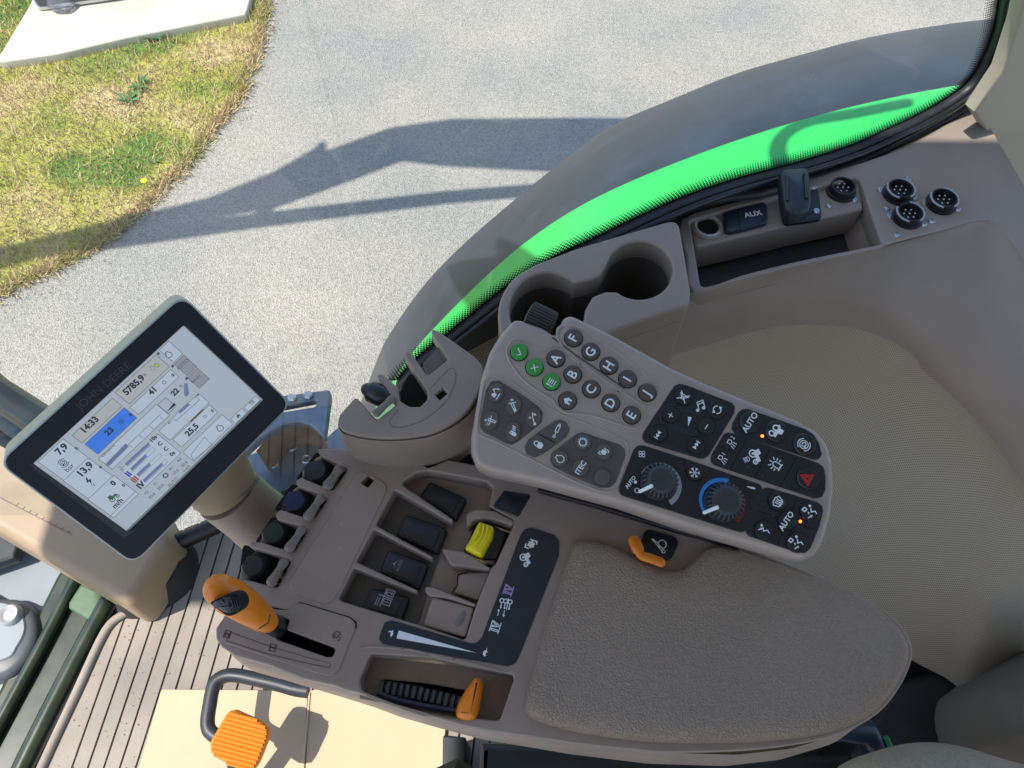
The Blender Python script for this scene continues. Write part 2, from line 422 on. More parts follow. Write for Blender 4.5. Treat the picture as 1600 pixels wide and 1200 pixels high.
def stroke(pts, w, z, closed=False):
    p = [Vector(q[:2]) for q in pts]; N = len(p); vs = []; fs = []
    for i in range(N):
        if closed: e1 = p[i] - p[i - 1]; e2 = p[(i + 1) % N] - p[i]
        else:
            e1 = p[i] - p[i - 1] if i else p[1] - p[0]; e2 = p[i + 1] - p[i] if i < N - 1 else e1
        n1 = Vector((-e1.y, e1.x)).normalized(); n2 = Vector((-e2.y, e2.x)).normalized(); m = n1 + n2
        if m.length < 0.3: m = n1
        m.normalize(); m = m * (w / 2) / max(0.45, m.dot(n1))
        vs += [(p[i].x + m.x, p[i].y + m.y, z), (p[i].x - m.x, p[i].y - m.y, z)]
    for i in range(N if closed else N - 1):
        a = 2 * i; b = 2 * ((i + 1) % N); fs.append((a, a + 1, b + 1, b))
    return vs, fs
def circ(x, y, r, n=20, a0=0, a1=360):
    full = abs(a1 - a0) >= 359.9; k = n if full else n + 1
    return [(x + r * math.cos(R(a0 + (a1 - a0) * i / n)), y + r * math.sin(R(a0 + (a1 - a0) * i / n))) for i in range(k)]
def text_mesh(s, size, bold=0.0, align='CENTER'):
    c = bpy.data.curves.new('t', 'FONT'); c.body = s; c.size = size; c.align_x = align; c.align_y = 'CENTER'; c.offset = bold; c.resolution_u = 3
    o = bpy.data.objects.new('t', c); me = bpy.data.meshes.new_from_object(o)
    bpy.data.objects.remove(o); bpy.data.curves.remove(c); return me
def put_text(s, pl, p, size_px, deg, h, m, parent, name='lettering', bold=0.0, align='CENTER', stretch=1.0):
    sc = pl.r(p, 10, h) / 10
    me = text_mesh(s, size_px * sc * 1.35, bold * sc, align)
    if stretch != 1: 
        for v in me.vertices: v.co.x *= stretch
    return link(name, me, m, parent, T3(pl.at3(p, h), pl.ang(p, deg, h)))
def put_icon(kind, pl, p, r_px, deg, h, m, parent, name='symbol', lw=0.16):
    """kind: list of marks in a unit box, x right and y up as one reads it"""
    sc = pl.r(p, r_px, h); parts = []; z = 0.0; texts = []
    for k in ICON[kind] if isinstance(kind, str) else kind:
        z += 2.5e-5; t = k[0]
        if t == 'l': parts.append(stroke([(x * sc, y * sc) for x, y in k[1]], lw * sc, z))
        elif t == 'o': parts.append(stroke([(x * sc, y * sc) for x, y in k[1]], lw * sc, z, True))
        elif t == 'c': parts.append(stroke([(x * sc, y * sc) for x, y in circ(*k[1:4])], lw * sc, z, True))
        elif t == 'a': parts.append(stroke([(x * sc, y * sc) for x, y in circ(k[1], k[2], k[3], 14, k[4], k[5])], lw * sc, z))
        elif t == 'f': parts.append(([(x * sc, y * sc, z) for x, y in k[1]], [tuple(range(len(k[1])))]))
        elif t == 'd': q = circ(*k[1:4]); parts.append(([(x * sc, y * sc, z) for x, y in q], [tuple(range(len(q)))]))
        elif t == 't':
            me = text_mesh(k[1], k[4] * sc); parts.append(([(v.co.x + k[2] * sc, v.co.y + k[3] * sc, z) for v in me.vertices], [tuple(q.vertices) for q in me.polygons]))
    vs, fs = join(parts)
    return link(name, mesh(vs, fs, sm=False), m, parent, T3(pl.at3(p, h), pl.ang(p, deg, h)))
ICON = {
 'check': [('l', [(-.5, .05), (-.1, -.4), (.55, .5)])],
 'cross': [('l', [(-.42, -.42), (.42, .42)]), ('l', [(-.42, .42), (.42, -.42)])],
 'list': [('l', [(-.3, .45), (.5, .45)]), ('l', [(-.3, .15), (.5, .15)]), ('l', [(-.3, -.15), (.5, -.15)]), ('l', [(-.3, -.5), (.5, -.5)]), ('l', [(-.55, -.5), (-.55, .4)]), ('f', [(-.75, .3), (-.35, .3), (-.55, .65)])],
 'home': [('f', [(-.6, 0), (0, .6), (.6, 0), (.42, 0), (.42, -.5), (.14, -.5), (.14, -.12), (-.14, -.12), (-.14, -.5), (-.42, -.5), (-.42, 0)])],
 'gear': [('c', 0, 0, .5)] + [('l', [(.55 * math.cos(R(a)), .55 * math.sin(R(a))), (.75 * math.cos(R(a)), .75 * math.sin(R(a)))]) for a in range(0, 360, 30)],
 'flower': [('d', 0, 0, .33)] + [('d', .3 * math.cos(R(a)), .3 * math.sin(R(a)), .16) for a in range(0, 360, 60)] + [('l', [(-.55, .15), (-.55, .6), (-.1, .6)]), ('l', [(.55, .3), (.55, -.55), (.2, -.6)])],
 'engine': [('o', [(-.25, .65), (.25, .65), (.25, .42), (.55, .1), (.5, -.35), (.2, -.6), (-.2, -.6), (-.5, -.35), (-.55, .1), (-.25, .42)])],
 'lock': [('f', [(-.45, .1), (.45, .1), (.45, -.3), (.25, -.6), (-.25, -.6), (-.45, -.3)]), ('o', [(-.3, .15), (-.3, .5), (-.12, .72), (.12, .72), (.3, .5), (.3, .15)])],
 'cyl': [('c', -.0, -.75, .14), ('l', [(0, -.6), (0, -.15)]), ('o', [(-.17, -.15), (.17, -.15), (.17, .65), (-.17, .65)]), ('c', 0, .8, .1)],
 'arm': [('o', [(-.6, -.55), (-.35, -.6), (.35, .35), (.1, .5)]), ('c', -.35, -.35, .12), ('l', [(-.1, .75), (.6, .0)]), ('f', [(.35, .75), (.7, .35), (.7, .75)])],
 'armset': [('o', [(.0, -.6), (.25, -.6), (.1, .4), (-.15, .4)]), ('l', [(-.6, -.1), (.6, .3)]), ('f', [(-.5, .5), (-.1, .6), (-.4, .85)]), ('t', 'SET', -.5, .1, .5)],
 'armdown': [('l', [(-.6, -.6), (.0, .1), (.6, .5)]), ('c', -.6, -.6, .13), ('f', [(.3, .2), (.7, .2), (.5, -.2)]), ('f', [(-.4, .5), (0, .5), (-.2, .2)])],
 'digger': [('f', [(-.7, -.2), (-.1, -.2), (-.1, .1), (-.3, .4), (-.6, .4)]), ('l', [(-.1, .1), (.25, .6), (.6, .1)]), ('f', [(.45, .1), (.75, .1), (.6, -.25)]), ('l', [(-.75, -.5), (.2, -.5)])],
 'lockw': [('f', [(-.45, 0), (.1, 0), (.1, -.4), (-.1, -.6), (-.3, -.6), (-.45, -.4)]), ('o', [(-.35, .05), (-.35, .3), (0, .3), (0, .05)]), ('l', [(.3, -.2), (.3, .3)]), ('l', [(.5, -.1), (.5, .4)]), ('l', [(.7, 0), (.7, .5)])],
 'mute': [('o', [(-.3, .22), (-.05, .22), (.35, .6), (.35, -.6), (-.05, -.22), (-.3, -.22)]), ('l', [(-.65, -.65), (.65, .65)]), ('l', [(-.65, .65), (.65, -.65)])],
 'note': [('d', -.45, -.5, .24), ('d', .45, -.35, .24), ('o', [(-.25, -.5), (-.25, .6), (.65, .75), (.65, -.3), (.6, .42), (-.2, .28)])],
 'cycle': [('a', 0, 0, .5, 20, 150), ('a', 0, 0, .5, 200, 330), ('f', [(-.7, .35), (-.2, .35), (-.5, -.05)]), ('f', [(.7, -.35), (.2, -.35), (.5, .05)])],
 'plus': [('l', [(-.38, 0), (.38, 0)]), ('l', [(0, -.38), (0, .38)])],
 'minus': [('l', [(-.38, 0), (.38, 0)])],
 'wedge': [('f', [(-.85, -.0), (.75, -.33), (.75, .33)])],
 'prev': [('f', [(-.1, 0), (.4, .3), (.4, -.3)]), ('f', [(-.6, 0), (-.1, .3), (-.1, -.3)]), ('l', [(-.65, -.3), (-.65, .3)])],
 'next': [('f', [(.1, 0), (-.4, .3), (-.4, -.3)]), ('f', [(.6, 0), (.1, .3), (.1, -.3)]), ('l', [(.65, -.3), (.65, .3)])],
 'fan': [('c', .0, .42, .27), ('c', 0, -.42, .27), ('c', .42, 0, .27), ('c', -.42, 0, .27)],
 'snow': sum([[('l', [(-.7 * math.cos(R(a)), -.7 * math.sin(R(a))), (.7 * math.cos(R(a)), .7 * math.sin(R(a)))])] for a in (0, 60, 120)], []) +
   sum([[('l', [(.5 * math.cos(R(a)) + .22 * math.cos(R(a + 50)), .5 * math.sin(R(a)) + .22 * math.sin(R(a + 50))), (.42 * math.cos(R(a)), .42 * math.sin(R(a))), (.5 * math.cos(R(a)) + .22 * math.cos(R(a - 50)), .5 * math.sin(R(a)) + .22 * math.sin(R(a - 50)))])] for a in range(0, 360, 60)], []),
 'tractor': [('f', [(-.15, -.1), (.75, -.1), (.75, .3), (.05, .35), (-.05, .75), (-.65, .75), (-.65, .1)]), ('c', -.4, -.15, .42), ('d', -.4, -.15, .16), ('c', .6, -.35, .24), ('d', .6, -.35, .08)],
 'tractorhook': [('f', [(-.1, -.1), (.6, -.1), (.6, .25), (.05, .3), (-.05, .7), (-.6, .7), (-.6, .1)]), ('c', .4, -.3, .28), ('c', -.4, -.2, .3), ('f', [(-.95, .0), (-.65, .28), (-.65, -.28)])],
 'brake': [('c', 0, 0, .48), ('a', 0, 0, .72, 30, 150), ('a', 0, 0, .72, 210, 330), ('l', [(-.3, .1), (.1, .25), (.3, 0), (.1, -.2), (-.2, -.1)]), ('f', [(-.35, -.35), (0, -.25), (-.25, .05)])],
 'work1': [('o', [(-.5, .7), (.0, .75), (.15, .35), (-.1, .1), (-.45, .2)]), ('l', [(-.55, .0), (-.75, -.6)]), ('l', [(-.25, -.05), (-.35, -.65)]), ('l', [(.05, -.05), (.1, -.6)]), ('t', '1', .55, .35, .9)],
 'work2': [('o', [(-.5, .7), (.0, .75), (.15, .35), (-.1, .1), (-.45, .2)]), ('l', [(-.55, .0), (-.75, -.6)]), ('l', [(-.25, -.05), (-.35, -.65)]), ('l', [(.05, -.05), (.1, -.6)]), ('t', '2', .6, .35, .9)],
 'headlamp': [('o', [(.1, .45), (.5, .35), (.65, 0), (.5, -.35), (.1, -.45)]), ('l', [(-.05, .38), (-.6, .38)]), ('l', [(-.05, .13), (-.6, .13)]), ('l', [(-.05, -.13), (-.6, -.13)]), ('l', [(-.05, -.38), (-.6, -.38)])],
 'beacon': [('o', [(-.3, -.5), (-.3, .25), (-.1, .45), (.1, .45), (.3, .25), (.3, -.5)]), ('l', [(-.5, -.55), (.5, -.55)]), ('l', [(-.45, .2), (-.8, .3)]), ('l', [(.45, .2), (.8, .3)]), ('l', [(-.35, .5), (-.6, .8)]), ('l', [(.35, .5), (.6, .8)]), ('l', [(0, .6), (0, .95)]), ('l', [(-.45, -.1), (-.8, -.1)]), ('l', [(.45, -.1), (.8, -.1)])],
 'hazard': [('o', [(0, .75), (-.65, -.38), (.65, -.38)]), ('o', [(0, .38), (-.33, -.19), (.33, -.19)])],
 'defrost': [('o', [(-.7, .1), (-.3, .4), (.3, .4), (.7, .1), (.45, -.55), (-.45, -.55)]), ('l', [(-.25, -.75), (-.15, -.4), (-.28, -.1), (-.2, .2)]), ('l', [(0, -.75), (.1, -.4), (-.03, -.1), (.05, .2)]), ('l', [(.25, -.75), (.35, -.4), (.22, -.1), (.3, .2)])],
 'seatface': [('d', .05, .62, .17), ('l', [(.1, .35), (-.05, -.1), (.45, -.15), (.55, -.6)]), ('l', [(-.6, .25), (-.2, .25)]), ('f', [(-.25, .45), (-.25, .05), (.0, .25)])],
 'seatfoot': [('d', .15, .65, .17), ('l', [(.15, .4), (.0, -.1), (.45, -.15), (.5, -.45)]), ('l', [(-.7, .3), (-.3, .3)]), ('f', [(-.35, .5), (-.35, .1), (-.1, .3)]), ('f', [(-.5, -.35), (-.1, -.55), (-.45, -.75)]), ('l', [(-.75, -.2), (-.4, -.5)])],
 'seatall': [('d', .3, .6, .16), ('l', [(.3, .35), (.15, -.1), (.6, -.15), (.65, -.5)]), ('o', [(-.75, .5), (-.35, .65), (-.2, .35), (-.55, .2)]), ('f', [(-.25, .1), (-.05, -.1), (-.3, -.25)]), ('l', [(-.5, -.6), (-.1, -.5)]), ('f', [(-.1, -.35), (.12, -.5), (-.1, -.7)])],
 'lever': [('f', [(-.9, -.12), (-.45, -.2), (.6, -.07), (.6, .07), (-.45, .2), (-.9, .12)])],
 'latch': [('f', [(-.9, .3), (-.8, .5), (-.2, .35), (-.35, .12)]), ('l', [(-.4, .2), (.75, -.35)]), ('l', [(-.3, .35), (.7, -.1)]), ('c', .75, -.25, .17), ('c', .35, .4, .42)],
 'wiper': [('f', [(.0, .7), (.25, .2), (-.1, .0), (-.35, .3)]), ('f', [(-.5, 0), (.1, -.55), (-.1, -.1)]), ('l', [(-.5, -.3), (.3, .3)])],
 'onetwo': [('o', [(-.55, -.7), (-.05, -.7), (-.05, .0), (-.55, .0)]), ('o', [(.3, -.7), (.85, -.7), (.85, .0), (.3, .0)]), ('l', [(.12, -.8), (.12, .6)]), ('l', [(-.9, .12), (.9, .12)]), ('l', [(-.9, .4), (-.1, .4)]), ('l', [(-.9, .6), (-.1, .6)]), ('t', '1', -.3, -.35, .7), ('t', '2', .57, -.35, .7)],
 'autolet': [('l', [(-.5, .2), (.0, .45), (.5, .2)]), ('f', [(-.2, .35), (.2, .35), (0, .75)]), ('t', 'AUTO', 0, -.35, .62)],
 'rabbit': [('f', [(-.6, -.3), (-.3, .1), (.2, .15), (.35, .5), (.5, .5), (.45, .15), (.75, 0), (.6, -.2), (.3, -.2), (.1, -.45), (-.2, -.3)]), ('l', [(.4, .4), (.1, .7)])],
 'turtle': [('f', [(-.6, -.2), (-.4, .2), (0, .38), (.4, .2), (.6, -.2)]), ('f', [(.55, -.1), (.9, .1), (.95, -.1)]), ('f', [(-.45, -.25), (-.2, -.25), (-.3, -.5)]), ('f', [(.2, -.25), (.45, -.25), (.3, -.5)])],
 'four': [('l', [(-.75, .6), (.75, .6)]), ('l', [(-.75, -.6), (.75, -.6)]), ('o', [(-.5, .45), (-.5, -.45), (-.3, -.45), (-.3, .45)]), ('o', [(-.1, .45), (.2, -.45), (.35, -.45), (.7, .45), (.5, .45), (.28, -.2), (.1, .45)])],
 'three_p': [('c', -.5, .3, .26), ('l', [(-.5, .05), (-.5, -.5)]), ('d', -.5, -.6, .12), ('c', .0, .3, .26), ('l', [(0, .05), (0, -.5)]), ('d', 0, -.6, .12), ('c', .6, .3, .26), ('l', [(.6, .05), (.6, -.5)]), ('d', .6, -.6, .12), ('f', [(.24, .7), (.36, .7), (.36, -.75), (.24, -.75)])],
 'updown': [('l', [(-.5, -.5), (-.5, .3)]), ('f', [(-.7, .2), (-.3, .2), (-.5, .6)]), ('l', [(.4, .5), (.4, -.3)]), ('f', [(.2, -.2), (.6, -.2), (.4, -.6)])],
 'spiral': [('a', 0, 0, .6, -60, 170), ('a', 0, 0, .3, 60, 330), ('l', [(-.6, -.5), (-.3, -.75), (.1, -.6)])],
}
def disc_button(pl, p, r_px, h, m, parent, hgt=0.003, sx=1, sy=1, rot=0, name='button', gap=True):
    r = pl.r(p, r_px, h)
    b = link(name, lathe([(r, -0.0015), (r, hgt * 0.7), (r * 0.93, hgt), (r * 0.8, hgt * 1.06), (0.0001, hgt * 0.9)], 32, sx, sy, rot), m, parent, T3(pl.at3(p, h)))
    if gap:
        g = link('gap', lathe([(r * 1.1, 0.00), (r * 1.1, 0.00035), (r * 0.99, 0.00035)], 32, sx, sy, rot), 'void', b)
    return b
def ridge(pl, pts, rad, h, m, parent, closed=True, name='ridge', flat=0.5):
    return link(name, tube([(*p, h) for p in [pl.at(q, h) for q in pts]], rad, 8, closed, flat=flat, up=(0, 0, 1)), m, parent)
def catm(pts, n=6, closed=True): return [tuple(p) for p in spl(pts, n, closed)]

# ================================================================== OUTSIDE: driveway, lawn, pad
def sheet(name, pts, z, m, kind='structure', label=None, cat=None, parent=None):
    me = mesh([(p[0], p[1], z) for p in pts], [tuple(range(len(pts)))], sm=False)
    o = link(name, me, m, parent)
    if kind: o['kind'] = kind
    return tag(o, label, cat)
sheet('ground', [(-60, -60), (60, -60), (60, 60), (-60, 60)], 0.0, 'asphalt')
edge_px = [(425, -60), (415, 0), (410, 55), (396, 100), (372, 155), (335, 205), (293, 258), (240, 310), (190, 360), (130, 397), (60, 432), (0, 462), (-80, 500), (-200, 540)]
def wob(pts, a):
    o = []
    for i, p in enumerate(pts): o.append(Vector((p.x + rng.uniform(-a, a), p.y + rng.uniform(-a, a))))
    return o
edge_w = wob(spl([W(x, y, 0).to_2d() for x, y in edge_px], 8, False), 0.012)
lawn_pts = edge_w + [Vector((-9, 1.2)), Vector((-9, 9)), Vector((edge_w[0].x, 9))]
lawn = sheet('lawn_ground', lawn_pts, 0.004, 'soil')
def inside(p, poly):
    c = False; N = len(poly); j = N - 1
    for i in range(N):
        a, b = poly[i], poly[j]
        if (a[1] > p[1]) != (b[1] > p[1]) and p[0] < (b[0] - a[0]) * (p[1] - a[1]) / (b[1] - a[1]) + a[0]: c = not c
        j = i
    return c
pad_w = [W(x, y, 0.05).to_2d() for x, y in [(-8, 98), (90, 84), (200, 58), (384, 22), (400, -40), (300, -220), (60, -190), (52, -2)]]
pad_w = rnd(pad_w, 0.015, 3)
pad = thing('concrete_pad', 'pale concrete slab set in the lawn at the top left', 'concrete slab', Matrix.Translation((*pad_w[0], 0)))
link('slab', pillow(pad_w, bev(0.0, 0.05, 0.008), 120), 'concrete', pad, world=True)
# grass blades over the part of the lawn the window shows
vs = []; fs = []; lo = W(-40, 560, 0); 
cand = 0
while cand < 110000:
    cand += 1
    x = rng.uniform(-3.9, -0.75); y = rng.uniform(1.7, 5.4)
    if not inside((x, y), lawn_pts) or inside((x, y), pad_w): 
        if not inside((x + 0.03, y - 0.0), lawn_pts) or rng.random() > 0.03 or inside((x, y), pad_w): continue
    h = rng.uniform(0.012, 0.045) * (1.25 if rng.random() < 0.08 else 1); a = rng.uniform(0, 6.283); wd = rng.uniform(0.0015, 0.0035)
    dx, dy = math.cos(a) * wd, math.sin(a) * wd; lx, ly = rng.gauss(0, 0.016), rng.gauss(0, 0.016)
    i = len(vs); vs += [(x - dx, y - dy, 0.006), (x + dx, y + dy, 0.006), (x + lx, y + ly, 0.006 + h)]; fs.append((i, i + 1, i + 2))
for q in resample(edge_w, 2600):
    for _ in range(3):
        x = q.x + rng.gauss(-0.01, 0.022); y = q.y + rng.gauss(0.01, 0.022); h = rng.uniform(0.01, 0.04); a = rng.uniform(0, 6.283); wd = rng.uniform(0.002, 0.004)
        dx, dy = math.cos(a) * wd, math.sin(a) * wd; lx, ly = rng.gauss(0.008, 0.02), rng.gauss(-0.008, 0.02); i = len(vs)
        vs += [(x - dx, y - dy, 0.003), (x + dx, y + dy, 0.003), (x + lx, y + ly, 0.004 + h)]; fs.append((i, i + 1, i + 2))
tag(link('grass', mesh(vs, fs, sm=False), 'grass'), 'patchy green and straw coloured grass beside the asphalt', 'grass', kind='stuff')
def weed(px, py, r, n, label):
    b = W(px, py, 0.0); vs = []; fs = []
    for k in range(n):
        a = rng.uniform(0, 6.283); l = r * rng.uniform(0.6, 1.1); wd = l * 0.13; c, s = math.cos(a), math.sin(a); hz = rng.uniform(0.2, 0.7) * l
        i = len(vs)
        vs += [(b.x, b.y, 0.008), (b.x + c * l * .5 - s * wd, b.y + s * l * .5 + c * wd, hz * .8), (b.x + c * l, b.y + s * l, hz), (b.x + c * l * .5 + s * wd, b.y + s * l * .5 - c * wd, hz * .8)]
        fs.append((i, i + 1, i + 2, i + 3))
    return tag(link('weed', mesh(vs, fs, sm=False), 'weed'), label, 'weed', 'weeds in the lawn')
weed(222, 138, 0.065, 26, 'broad leaved weed in the middle of the dry lawn, upper of the pair')
weed(203, 160, 0.07, 24, 'broad leaved weed in the middle of the dry lawn, lower of the pair')
weed(242, 62, 0.07, 34, 'dark green leafy weed at the edge of the concrete slab')
weed(243, 254, 0.035, 12, 'small weed near the asphalt edge beside the yellow flower')
fl = W(233, 296, 0.0)
fo = thing('dandelion', 'tiny yellow flower in the lawn near the asphalt edge', 'flower', Matrix.Translation(fl))
link('stem', tube([(0, 0, 0), (0.004, 0, 0.05)], 0.0015, 6), 'weed', fo)
link('blossom', lathe([(0.0001, .048), (0.012, .05), (0.015, .056), (0.008, .062), (0.0001, .063)], 12), 'flower', fo)
# grill cart foot on the pad
g = thing('grill_cart', 'dark grey cabinet standing on the concrete slab at the top edge', 'cabinet', Matrix.Translation(W(110, 20, 0.05)))
gp = [W(x, y, 0.055).to_2d() for x, y in [(47, -8), (62, 17), (190, -2), (185, -60), (60, -60)]]
link('cabinet_base', pillow(rnd(gp, 0.01), bev(0.056, 0.075, 0.004), 60), 'steel', g, world=True)
gp2 = [W(x, y, 0.075).to_2d() for x, y in [(44, -14), (62, 12), (192, -6), (186, -70), (56, -70)]]
link('cabinet_body', pillow(rnd(gp2, 0.02), bev(0.078, 0.5, 0.01), 60), 'grillblack', g, world=True)
glb = M['clear'] = mat('clear_plastic', (0.85, 0.88, 0.9), 0.08); glb.node_tree.nodes['Principled BSDF'].inputs['Transmission Weight'].default_value = 0.9
gb = W(100, 10, 0.05)
prof = [(0.02, 0), (0.06, 0.005), (0.075, 0.03), (0.06, 0.06), (0.03, 0.085), (0.012, 0.1), (0.0001, 0.102)]
me = lathe(prof, 22)
for v in me.vertices: v.co += Vector((rng.gauss(0, .003), rng.gauss(0, .003), rng.gauss(0, .003)))
tag(link('plastic_bag', me, 'clear', mtx=T3(gb)), 'crumpled clear plastic bag lying on the concrete by the dark cabinet', 'plastic bag')
vs = []; fs = []
for _ in range(900):
    if rng.random() < .6: q = edge_w[rng.randrange(len(edge_w))] + Vector((rng.uniform(0, .12), -rng.uniform(0, .12)))
    else: q = Vector((rng.uniform(-2.6, 1.6), rng.uniform(1.2, 4.5)))
    r_ = rng.uniform(.002, .006); i = len(vs); ph = rng.uniform(0, 6)
    vs += [(q.x + r_ * math.cos(ph + k * 1.2566), q.y + r_ * math.sin(ph + k * 1.2566) * .7, .001) for k in range(5)] + [(q.x, q.y, r_ * .9)]
    fs += [(i + k, i + (k + 1) % 5, i + 5) for k in range(5)]
tag(link('loose_gravel', mesh(vs, fs, sm=False), mat('pebble', (.3, .28, .25), .9, var=.4, vscale=9)), 'small loose stones scattered over the asphalt', 'gravel', kind='stuff')
def stain(pts, m): pass

# ================================================================== fender
out_px = [(560, 640), (590, 560), (610, 520), (655, 455), (700, 405), (760, 350), (850, 275), (950, 200), (1050, 155), (1150, 115), (1250, 86), (1350, 60), (1450, 42), (1545, 30), (1640, 24), (1740, 22)]
grn_px = [(560, 680), (625, 580), (655, 540), (692, 500), (740, 452), (780, 415), (830, 374), (900, 328), (985, 286), (1100, 240), (1200, 206), (1300, 177), (1400, 154), (1480, 139), (1560, 126), (1640, 120)]
def wy(x): return 0.513 + (x + 0.015) * 0.524 if x > -0.03 else 0.505
A_ = resample(spl([WY(x, y, 1.46) for x, y in out_px], 5, False), 120); B_ = resample(spl([WY(x, y, 1.02) for x, y in grn_px], 5, False), 120)
A2 = [p + Vector((0, 0.012, -0.012)) for p in A_]; A3 = [p + Vector((0, 0.014, -0.05)) for p in A_]
Cc = [Vector((p.x, max(0.70, wy(p.x) + 0.04), p.z + 0.012)) for p in B_]
Cd = [p - Vector((0, 0, 0.25)) for p in Cc]
def ribs(rows, name, m, parent, world=True, smooth_ang=60, uv=False):
    n = len(rows[0]); vs = [v for r in rows for v in r]; fs = []
    for k in range(len(rows) - 1):
        for i in range(n - 1): fs.append((k * n + i, k * n + i + 1, (k + 1) * n + i + 1, (k + 1) * n + i))
    me = mesh(vs, fs, ang=smooth_ang)
    if uv:
        L = me.uv_layers.new(name='UVMap'); U = {}
        cu = [0]
        mid = rows[len(rows) // 2]
        for a, b in zip(mid, mid[1:]): cu.append(cu[-1] + (Vector(b) - Vector(a)).length)
        cv = [0]
        for k in range(len(rows) - 1): cv.append(cv[-1] + (Vector(rows[k + 1][n // 2]) - Vector(rows[k][n // 2])).length)
        for lp in me.loops: L.data[lp.index].uv = (cu[lp.vertex_index % n], cv[lp.vertex_index // n])
    return link(name, me, m, parent, world=world)
fen = thing('wheel_fender', 'curved rear wheel fender with green band and dark rubber edge outside the window', 'fender', Matrix.Translation((0.9, 1.0, 0.8)))
Bm = [b.lerp(a, 0.06) + Vector((0, 0, 0.012)) for a, b in zip(A_, B_)]; Mid = [b.lerp(a, 0.5) + Vector((0, 0, 0.035)) for a, b in zip(A_, B_)]
Q1 = [b.lerp(a, 0.27) + Vector((0, 0, 0.028)) for a, b in zip(A_, B_)]; Q2 = [b.lerp(a, 0.78) + Vector((0, 0, 0.022)) for a, b in zip(A_, B_)]
ribs([B_, Bm, Q1, Mid, Q2, A_, A2, A3], 'rubber_extension', 'fender', fen)
ribs([Cd, Cc, [c.lerp(b, 0.5) + Vector((0, 0, 0.02)) for c, b in zip(Cc, B_)], [b + Vector((0, 0, 0.004)) for b in B_], [b - Vector((0, 0, 0.03)) for b in B_]], 'painted_band', 'paintgreen', fen)

# zinc step bracket seen between display and console
bz = 1.15
br = thing('steel_bracket', 'blue grey steel bracket with round holes outside between display and lever pod', 'bracket', Matrix.Translation(W(450, 700, bz)))
BP = Pl((0, 0, bz), (0, 0, 1))
def wplate(loops, z0, z1, b, m, name, parent):
    return link(name, curve_mesh(loops, z0 - bz, z1 - bz, b), m, parent, Matrix.Translation((0, 0, bz)) if parent is None else wm(parent).inverted() @ Matrix.Translation((0, 0, bz)))
fr_o = BP.L(cK([(200, 90), (330, 72), (622, 33), (626, 72), (590, 345), (552, 300), (500, 255), (430, 235), (340, 248), (200, 330), (60, 460), (-200, 500), (-200, 120)]), .16)
fr_h = rnd(BP.L(cK([(345, 135), (540, 98), (538, 140), (320, 175), (150, 230), (100, 180)]), .16), .008)
wplate([rnd(fr_o, .01), fr_h], bz + .14, bz + .16, .003, 'steelpaint', 'upper_frame', br)
bp_o = BP.L(cK([(60, 470), (150, 430), (260, 412), (310, 365), (400, 312), (480, 300), (560, 330), (590, 345), (770, 180), (790, 300), (900, 420), (560, 600), (310, 740), (130, 560), (60, 600)]))
hl = [[BP.at(c, 0) + Vector(q) for q in circ(0, 0, BP.r(c, 3.6), 20)] for c in cK([(388, 394), (270, 502), (477, 472)])]
wplate([bp_o] + hl, bz - .006, bz, .002, 'steelpaint', 'mounting_plate', br)
wplate([[p * 1.0 for p in BP.L(cK([(130, 440), (590, 400), (570, 620), (310, 760), (110, 570)]), -.05)]], bz - .056, bz - .05, .001, 'steelpaint', 'lower_plate', br)
for c in cK([(388, 394), (270, 502), (477, 472)]):
    r_ = BP.r(c, 6); q = BP.at(c); link('ring', tube([(q.x + r_ * math.cos(a), q.y + r_ * math.sin(a), bz + .003) for a in [R(15 * k) for k in range(24)]], .0035, 8, True), 'steel', br, world=True)
for c in cK([(388, 92), (488, 76)]):
    q = BP.at(c, .16); link('bolt', lathe([(.009, .16), (.009, .165), (.006, .168), (.0001, .168)], 6), 'steel', br, mtx=wm(br).inverted() @ Matrix.Translation((q.x, q.y, bz)))
arc = [W(*p, bz + .10) for p in catm(cK([(160, 420), (240, 330), (330, 265), (430, 245), (520, 275), (585, 345)]), 5, False)]
ribs([arc, [p - Vector((0, 0, .10)) for p in arc]], 'curved_flange', mat('rust_steel', (0.25, 0.16, 0.10), 0.6, metal=0.3, var=0.5, vscale=15), br)

# ================================================================== window: glass, seal
WD = Vector((0.886, 0.464, 0)).normalized(); WN = Vector((0.464, -0.886, 0)).normalized()   # WN faces into the cab
WP = Pl(Vector((-0.015, 0.513, 1.9)) - WN * 0.03, WN, WD)
seal_px = [(1590, -110), (1565, -20), (1551, 50), (1519, 118), (1480, 152), (1430, 181), (1394, 198), (1332, 226), (1249, 253), (1146, 281), (1064, 309), (981, 346), (930, 371), (864, 402), (796, 444), (749, 481), (700, 520), (655, 556), (622, 592)]
sp = spl([WP.at(p) for p in seal_px], 10, False)
def w3(q, d=0.0): return WP.o + WP.u * q.x + WP.v * q.y + WP.n * d
win = thing('side_window', 'tinted side window glass with dotted black border above the cup holders', 'window', Matrix.Translation((0.3, 0.67, 1.9)))
sg = 1 if WP.v.z > 0 else -1
tops = [Vector((sp[-1].x, sg * 1.1)), Vector((sp[0].x, sg * 1.1))]
link('glass_pane', mesh([w3(p) for p in sp + tops] , [tuple(range(len(sp) + 2))], sm=False), 'glass', win, world=True)
seam = w3(sp[-1])
lg = [Vector((seam.x, seam.y, seam.z)), Vector((-0.16, .505, 1.6)), Vector((-0.2, .505, 1.18)), Vector((-1.15, .505, 1.18)), Vector((-1.15, .505, 3.0)), Vector((seam.x, .505, 3.0))]
link('front_glass_pane', mesh(lg, [tuple(range(6))], sm=False), 'glass', win, world=True)
